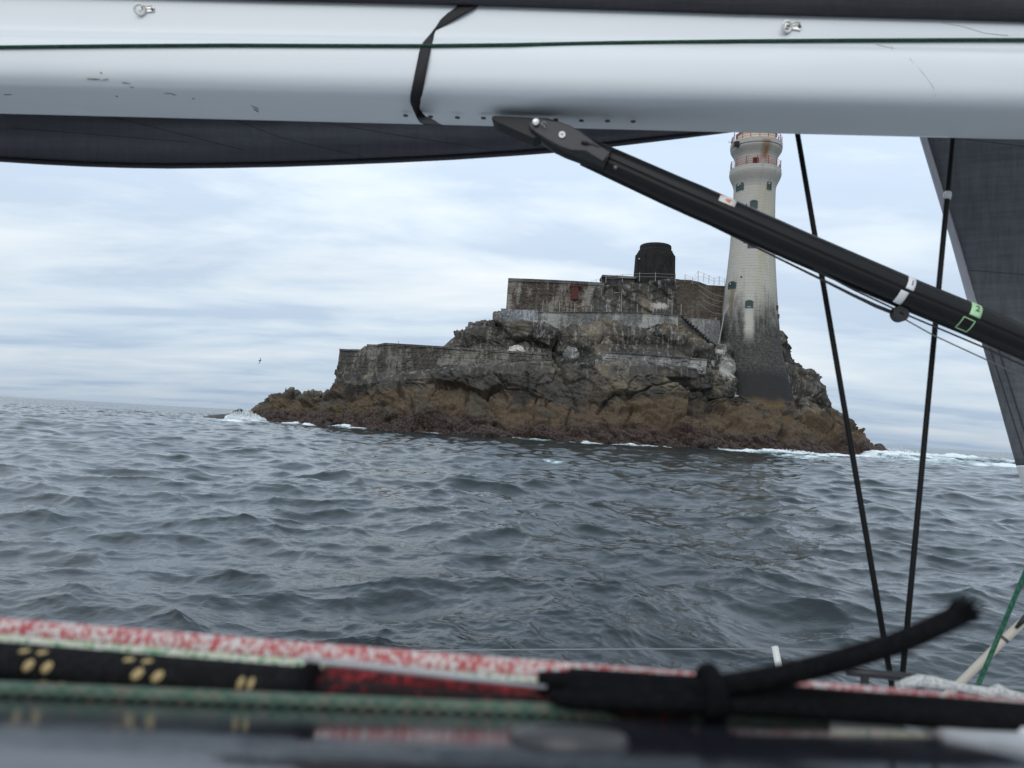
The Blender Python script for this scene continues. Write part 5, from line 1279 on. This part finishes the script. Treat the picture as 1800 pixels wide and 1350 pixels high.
for y in np.linspace(-60, 590, 20):
    x0_ = np.interp(y, [a[1] for a in lt], [a[0] for a in lt]); w_ = np.interp(y, [a[1] for a in lt], [a[2] for a in lt])
    G.append([atB(x0_ - 1 + (w_ + 1) * q, y, JD - 0.012 - 0.008 * math.sin(math.pi * q)) for q in np.linspace(0, 1, 5)])
link('leech_tape', MB().grid(np.array(G)), LEECH, jib, smooth=True, solid=0.002)
G = [[atB(1786 + (y - 819) * 0.32 + (2250 - 1786) * q, y - 20 * q, JD - 0.02 - 0.25 * math.sin(math.pi * .5 * q)) for q in np.linspace(0, 1, 12)] for y in np.linspace(820, 1010, 8)]
cp = link('clew_patch', MB().grid(np.array(G)), plain('white_patch', (0.62, 0.62, 0.62), 0.6), jib, smooth=True, solid=0.002)
cp['label'] = 'white patch at the lower corner of the headsail'
for k, dx_ in enumerate((12, 26)):
    link('seam', MB().tube([atB(np.interp(y, ey, ex) + dx_ + (y - 610) * 0.04, y, JD - 0.035) for y in np.linspace(612, 815, 10)], 0.0028, 5), HEM, jib)

for ya, yb_ in ((238, 262), (470, 486)):
    link('seam', MB().tube([atB(x, ya + (yb_ - ya) * (x - 1640) / 200.0, JD - 0.02 - 0.28 * math.sin(math.pi * 0.5 * max(0, (x - np.interp(ya, ey, ex)) / (2250 - np.interp(ya, ey, ex))))) for x in np.linspace(np.interp(ya, ey, ex) + 20, 2000, 12)], 0.0016, 5), HEM, jib)
# ------------------------------------------------------------------ vang strut under the boom
CARB, t, b = newmat('carbon_tube')
n1 = noise(t, 12, 5, 0.6)
t.links.new(mixc(t, n1, (0.003, 0.003, 0.0034), (0.006, 0.006, 0.0066)), b.inputs['Base Color']); b.inputs['Roughness'].default_value = 0.34; b.inputs['Specular IOR Level'].default_value = 0.28
bump(t, b, noise(t, 5, 3, 0.5, sc=(1, 1, 1)), 0.05, 0.004)
VANGP = plain('vang_plate', (0.030, 0.030, 0.036), 0.42, 0, 0.12, 12)
vang = thing('boom_vang', 'black strut slanting down from the boom to the right with numbered bands', 'boom vang', atB(1500, 475, DB))
def vc(x): return np.interp(x, [1020, 1180, 1287, 1358, 1500, 1600, 1700, 1800, 2600], [262.5, 335, 381.5, 414, 475.5, 518.5, 559.5, 603, 947])
def vw(x): return np.interp(x, [1020, 1180, 1210, 1220, 2000], [24.5, 27.5, 28, 28.3, 28.3])     # half width in px, across the tube
def vaxis(x): return atB(x, vc(x), DB)
A0 = nrm(vaxis(1800) - vaxis(1100)); S0 = nrm(np.cross(A0, YB)); S0 = S0 if S0[2] > 0 else -S0
def vsec(scale=1.0, n=64):                         # rounded top, flatter lower half, a groove where the two shells meet
    out_ = []
    for k in range(n):
        a = 2 * math.pi * k / n                     # 0 = towards the camera, pi/2 = up
        r_ = 1.0
        g1 = abs(((a + 0.12 + math.pi) % (2 * math.pi)) - math.pi); g2 = abs(((a - math.pi - 0.12 + math.pi) % (2 * math.pi)) - math.pi)
        r_ -= 0.07 * math.exp(-(g1 / 0.07) ** 2) + 0.07 * math.exp(-(g2 / 0.07) ** 2)
        if -0.12 - math.pi + 0.24 < 0 and math.sin(a) < -0.1: r_ *= 1.0 - 0.035 * math.sin(min(1, (-math.sin(a) - 0.1) * 4) * math.pi)
        out_.append((-math.cos(a) * r_ * scale, math.sin(a) * r_ * scale))
    return out_
def vring(x, scale=1.0, rr_=None):
    c_ = vaxis(x); dep = (c_ - CAM).dot(f_); R = vw(x) / FPX * dep if rr_ is None else rr_
    return [c_ + YB * o_ * R + S0 * z_ * R for o_, z_ in vsec(scale)]
rings = [vring(x) for x in (1030, 1050, 1100, 1180, 1202, 1212, 1222, 1260, 1300, 1400, 1500, 1600, 1700, 1800, 1950, 2150, 2350, 2550)]
G = np.array([r_ + r_[:1] for r_ in rings])
tb = MB().grid(G); tb.add(G[0][:-1], [tuple(range(64))]); tb.add(G[-1][:-1], [tuple(range(63, -1, -1))])
link('tube', tb, CARB, vang, smooth=True)
# head: bracket plate on the boom, cheek plates and pins
zz1 = lambda l: [(860 + x * 0.2222, 180 + y * 0.2222) for x, y in l]
def plate(name, pts, d, th_, mat, bev=0.003, nme=None):
    P = [atB(x, y, d) for x, y in pts]
    return link(name, MB().prism(P, YB * th_), mat, vang, bevel=bev)
plate('bracket', zz1([(18, 112), (40, 103), (460, 122), (560, 150), (420, 260), (350, 288), (60, 160), (22, 138)]), DB - 0.045, 0.06, BLK)
plate('cheek_plate', zz1([(312, 175), (325, 140), (360, 122), (410, 122), (470, 138), (560, 150), (640, 180), (720, 225), (770, 262), (860, 330), (960, 395), (900, 470), (760, 385), (640, 378), (560, 350), (450, 290), (370, 240), (325, 205)]), DB - 0.060, 0.012, VANGP)
arm = [(322, 195), (365, 265), (430, 330), (510, 388), (600, 432), (700, 470), (800, 505), (900, 548)]
AP = [atB(x, y, DB - 0.02) for x, y in zz1(arm)]
G = []
for i, p in enumerate(AP):
    w_ = (0.010, 0.016, 0.020, 0.022, 0.024, 0.026, 0.028, 0.030)[i]
    q_ = AP[min(i + 1, len(AP) - 1)] - AP[max(i - 1, 0)]; s_ = nrm(np.cross(q_, YB)); s_ = s_ if s_[2] > 0 else -s_
    G.append([p + YB * 0.05 * math.cos(a) * 0.8 + s_ * (w_ + w_ * math.sin(a)) for a in np.linspace(0, 2 * math.pi, 17)])
link('arm', MB().grid(np.array(G)), BLK, vang, smooth=True)
pw = atB(942, 214.6, DB - 0.066); link('pin', MB().disc(pw, -YB, 0.0088, 0.006, 18, 0.002), plain('bright_steel', (0.85, 0.85, 0.83), 0.25, 0.3, 0.05, 30), vang, smooth=True)
pc_ = atB(951, 217, DB - 0.072)
link('split_pin', MB().tube([pc_, pc_ + XB * 0.008 + ZB * 0.006, pc_ + XB * 0.014 + ZB * 0.001], 0.0012, 6).tube([pc_, pc_ + XB * 0.007 - ZB * 0.004, pc_ + XB * 0.011 - ZB * 0.010], 0.0012, 6), STEEL, vang)
wp = atB(988, 237, DB - 0.061)
link('washer', MB().lathe(wp, [(0.0025, 0), (0.0025, 0.003), (0.0088, 0.003), (0.0088, 0)], 22, -YB), WPL, vang, smooth=False)
link('washer_hole', MB().disc(wp, -YB, 0.0024, 0.0012, 10), BLK, vang)
sp0 = atB(1022, 249, DB - 0.066); link('slot', MB().tube([sp0, atB(1034, 252, DB - 0.064)], 0.0035, 8), BLK, vang)
link('lock_rod', MB().tube([atB(1028, 250, DB - 0.062), atB(1042, 253, DB - 0.06), atB(1062, 264, DB - 0.055), atB(1072, 269, DB - 0.050)], 0.0040, 8), DARK_METAL, vang, smooth=True)
sc_ = atB(1082, 295, DB - 0.046); link('rivet', MB().disc(sc_, -YB, 0.0055, 0.004, 14, 0.001), DSCREW, vang, smooth=True)
# numbered bands: partial sleeves of tape wrapped on the tube
def band(x, w, a0, a1, mat, name, scale=1.012, skew=0.0, label=None):
    dep = (vaxis(x) - CAM).dot(f_); R = vw(x) / FPX * dep * scale; Wm = w / FPX * dep
    G = []
    for u in np.linspace(-0.5, 0.5, 4):
        row = []
        for a in np.linspace(a0, a1, 20):
            c_ = vaxis(x) + A0 * (u * Wm + skew * math.sin(a) * R)
            g1 = abs(a + 0.12); r_ = R * (1 - 0.05 * math.exp(-(g1 / 0.07) ** 2))
            row.append(c_ + YB * -math.cos(a) * r_ + S0 * math.sin(a) * r_)
        G.append(row)
    o = link(name, MB().grid(np.array(G)), mat, vang, smooth=True, solid=0.0006)
    if label: o['label'] = label
    return o, R
def digit(ch, x, a, size, parent_band, R, mat, roll=0.0, flip=1):
    cu = bpy.data.curves.new('digit', 'FONT'); cu.body = ch; cu.size = size; cu.align_x = 'CENTER'; cu.align_y = 'CENTER'; cu.extrude = 0.0003; cu.resolution_u = 8
    o = bpy.data.objects.new('digit', cu); C.objects.link(o); dg = bpy.context.evaluated_depsgraph_get()
    me = bpy.data.meshes.new_from_object(o.evaluated_get(dg)); bpy.data.objects.remove(o); 
    V = np.array([v.co[:] for v in me.vertices]); F = [list(p.vertices) for p in me.polygons]; bpy.data.meshes.remove(me)
    cr, sr = math.cos(roll), math.sin(roll); P = []
    for vx, vy, vz in V:
        ux, uy = cr * vx - sr * vy, sr * vx + cr * vy
        aa = a + uy / R; c_ = vaxis(x) + A0 * ux; P.append(c_ + (-YB * math.cos(aa) + S0 * math.sin(aa)) * (R + 0.0012 + vz))
    return link('number', MB().add(P, F), mat, parent_band)
WT = plain('white_tape', (0.66, 0.67, 0.69), 0.45, 0, 0.05, 30); GT = plain('green_tape', (0.36, 0.60, 0.33), 0.45, 0, 0.06, 30); INK = plain('ink', (0.02, 0.025, 0.05), 0.6, 0, 0.1, 20)
b1, R1 = band(1587, 14.0, -0.05, 1.45, WT, 'tape_band', label='upper half of the white band marked 1')
digit('1', 1588, 0.42, 0.024, b1, R1, INK)
b1b, _ = band(1582, 14.0, -1.20, -0.24, WT, 'tape_band', label='plain white band below the number 1')
b2, R2 = band(1699, 19.0, -0.05, 1.45, GT, 'tape_band', label='pale green band marked 2')
digit('2', 1700, 0.50, 0.025, b2, R2, INK)
# only the pale outline of the lower half of band 2 is left
def outline_band(x, w, a0, a1):
    dep = (vaxis(x) - CAM).dot(f_); R = vw(x) / FPX * dep * 1.012; Wm = w / FPX * dep
    pts = [(-.5, a1), (-.5, a0), (.5, a0), (.5, a1 * 1.05), (-.5, a1)]
    P = []
    for (u1, c1_), (u2, c2_) in zip(pts[:-1], pts[1:]):
        for q in np.linspace(0, 1, 8, endpoint=False):
            u_, a = u1 + (u2 - u1) * q, c1_ + (c2_ - c1_) * q; P.append(vaxis(x) + A0 * u_ * Wm - YB * math.cos(a) * R + S0 * math.sin(a) * R)
    P.append(P[0]); return MB().tube(P, 0.0012, 6)
link('tape_outline', outline_band(1694, 20.0, -1.15, -0.30), GT, vang)
m, t, b = newmat('faded_sticker')
n1 = noise(t, 45, 4, 0.6, rot=(0, 0.6, 0)); t.links.new(mixc(t, step(t, n1, 0.50, 0.60), (0.62, 0.60, 0.58), (0.62, 0.16, 0.08)), b.inputs['Base Color']); b.inputs['Roughness'].default_value = 0.5
so, _ = band(1268, 30, 0.28, 1.02, m, 'sticker', 1.010); so['label'] = 'worn white and orange sticker on the strut'
# control line below the strut and its small block
VL = plain('black_line', (0.014, 0.014, 0.016), 0.6, 0, 0.3, 200)
bl = thing('block', 'small black pulley block hanging under the strut by the first band', 'block', atB(1581, 552, DB))
bc_ = atB(1581, 552, DB)
for s_ in (-1, 1): link('cheek', MB().lathe(bc_ + YB * 0.008 * s_, [(0.006, 0.0), (0.019, 0), (0.0205, 0.0015), (0.019, 0.004), (0.006, 0.004), (0.006, 0.0)], 26, YB * s_), BLK, bl, smooth=False)
link('sheave', MB().lathe(bc_ - YB * 0.007, [(0.0, 0), (0.018, 0), (0.014, 0.007), (0.018, 0.014), (0.0, 0.014)], 26, YB), DARK_METAL, bl, smooth=False)
link('strap', MB().tube([bc_ + ZB * 0.014 + XB * 0.002, bc_ + ZB * 0.030 + XB * 0.012], 0.008, 8), BLK, bl)
cordp = [(1060, 305), (1140, 342), (1260, 401), (1360, 450), (1450, 494), (1500, 519), (1540, 538), (1568, 549)]
tag(link('vang_line', MB().tube([atB(x, y, DB) for x, y in cordp], [0.0022, .0022, .0022, .0026, .0034, .0042, .005, .005], 8), VL, smooth=True), 'thin black control line under the strut left of the block', 'rope')
tag(link('vang_line', MB().tube([atB(x, y, DB) for x, y in [(1590, 561), (1640, 589), (1733, 632), (1810, 668), (1900, 709), (2540, 990)]], 0.0018, 8), plain('grey_line', (0.10, 0.10, 0.11), 0.7), smooth=True), 'thin grey control line leading right from the block', 'rope')
tag(link('vang_rod', MB().tube([atB(x, y, DB - 0.01) for x, y in [(1430, 472), (1500, 509), (1600, 556), (1730, 611), (1900, 688), (2540, 950)]], 0.0024, 8), VL, smooth=True), 'taut black line close under the lower edge of the strut', 'rope')

# ------------------------------------------------------------------ rigging and rail beyond
def stay(name, label, a, b_, d0, d1, w, mat, cat='shroud', group=None):
    P0, P1 = atB(*a, d0), atB(*b_, d1); r_ = w / 2 / FPX * (d0 + d1) / 2
    v = P1 - P0; P0 = P0 - v * 0.06; 
    return tag(link(name, MB().tube([P0 + (P1 - P0) * q for q in np.linspace(0, 1, 8)], r_, 10), mat, smooth=True), label, cat, group)
SHR = plain('shroud_cover', (0.004, 0.004, 0.004), 0.5, 0, 0.25, 30, spec=0.15)
EXT = 0.25
def ext(a, b_, t_): return (b_[0] + (b_[0] - a[0]) * t_, b_[1] + (b_[1] - a[1]) * t_)
stay('shroud', 'black shroud leaning left, crossing in front of the rock and lighthouse side', ext((1564, 1182), (1401, 230), 0.4), (1579, 1270), 2.3, 2.0, 9.0, SHR)
s2t = ext((1587, 1182), (1675.5, 234), 0.4)
sh = thing('shroud', 'black shroud leaning right, crossing in front of the grey headsail', 'shroud', atB(1580, 1260, 2.0))
P0, P1 = atB(*s2t, 2.3), atB(1579, 1268, 2.0)
link('wire', MB().tube([P0 + (P1 - P0) * q for q in np.linspace(0, 1, 8)], 8.8 / 2 / FPX * 2.15, 10), SHR, sh, smooth=True)
Lp = [P0 + (P1 - P0) * q for q in np.linspace(0, 1, 2000)]; kk = min(range(2000), key=lambda i: abs(project(Lp[i])[1] - 344.5))
dirv = nrm(P1 - P0); link('clear_tape', MB().tube([Lp[kk] - dirv * 0.011 + XB * 0.001, Lp[kk] - dirv * 0.004, Lp[kk] + dirv * 0.004, Lp[kk] + dirv * 0.011], [0.0092, 0.0112, 0.0106, 0.0094], 10), plain('pale_tape', (0.45, 0.46, 0.46), 0.3), sh, smooth=True)
WIRE = plain('steel_wire', (0.22, 0.22, 0.23), 0.4, 0.6, 0.1, 50)
lw = [(-100, 1152), (600, 1144.5), (850, 1142.5), (1100, 1141), (1362, 1140.5), (1500, 1143), (1650, 1146), (1900, 1150)]
lw3 = [atB(x, y, 2.95) for x, y in lw]; lw3 = [lw3[0] + (lw3[0] - lw3[1]) * 2.5] + lw3 + [lw3[-1] + (lw3[-1] - lw3[-2]) * 4]
tag(link('lifeline', MB().tube(lw3, 0.0026, 8), WIRE, smooth=True), 'thin grey lifeline wire stretched across above the water', 'lifeline')
st_ = [atB(1362, 1137, 2.95), atB(1371, 1182, 2.95), atB(1378, 1225, 2.95), atB(1390, 1290, 2.95)]
sg = tag(link('stanchion', MB().tube(st_, [0.0122, .0126, .0126, .0126], 14), WPL, smooth=True), 'short white stanchion top rising behind the ropes', 'stanchion')
tag(link('green_sheet', MB().tube([atB(x, y, 1.75) for x, y in ((2300, 57), (1900, 820), (1803, 1005), (1718, 1207), (1690, 1275))], 0.0050, 10), rope_mat('green_sheet', [(0.6, (0.012, 0.075, 0.042)), (0.4, (0.03, 0.13, 0.075))], 0.009, 5), smooth=True), 'taut dark green rope at the right edge above the roof', 'rope')
pole = thing('pole', 'weathered beige pole slanting up to the right behind the green rope', 'pole', atB(1690, 1200, 1.85))
pp_ = [atB(x, y, 1.85) for x, y in ((1640, 1243), (1688, 1200), (1760, 1129), (1804, 1088), (1900, 1000), (2500, 450))]
link('shaft', MB().tube(pp_, [0.0085, .0088, .0092, .0094, .0094, .0094], 14), plain('beige_pole', (0.42, 0.38, 0.32), 0.6, 0, 0.15, 25), pole, smooth=True)
link('joint_ring', MB().tube([atB(1763, 1126, 1.85), atB(1767, 1122, 1.85)], 0.0101, 14), DARK_METAL, pole)
link('black_grip', MB().tube([atB(1786, 1104, 1.84), atB(1800, 1088, 1.84), atB(1880, 1010, 1.84)], [0.0035, .0065, .0065], 10), BLK, pole, smooth=True)
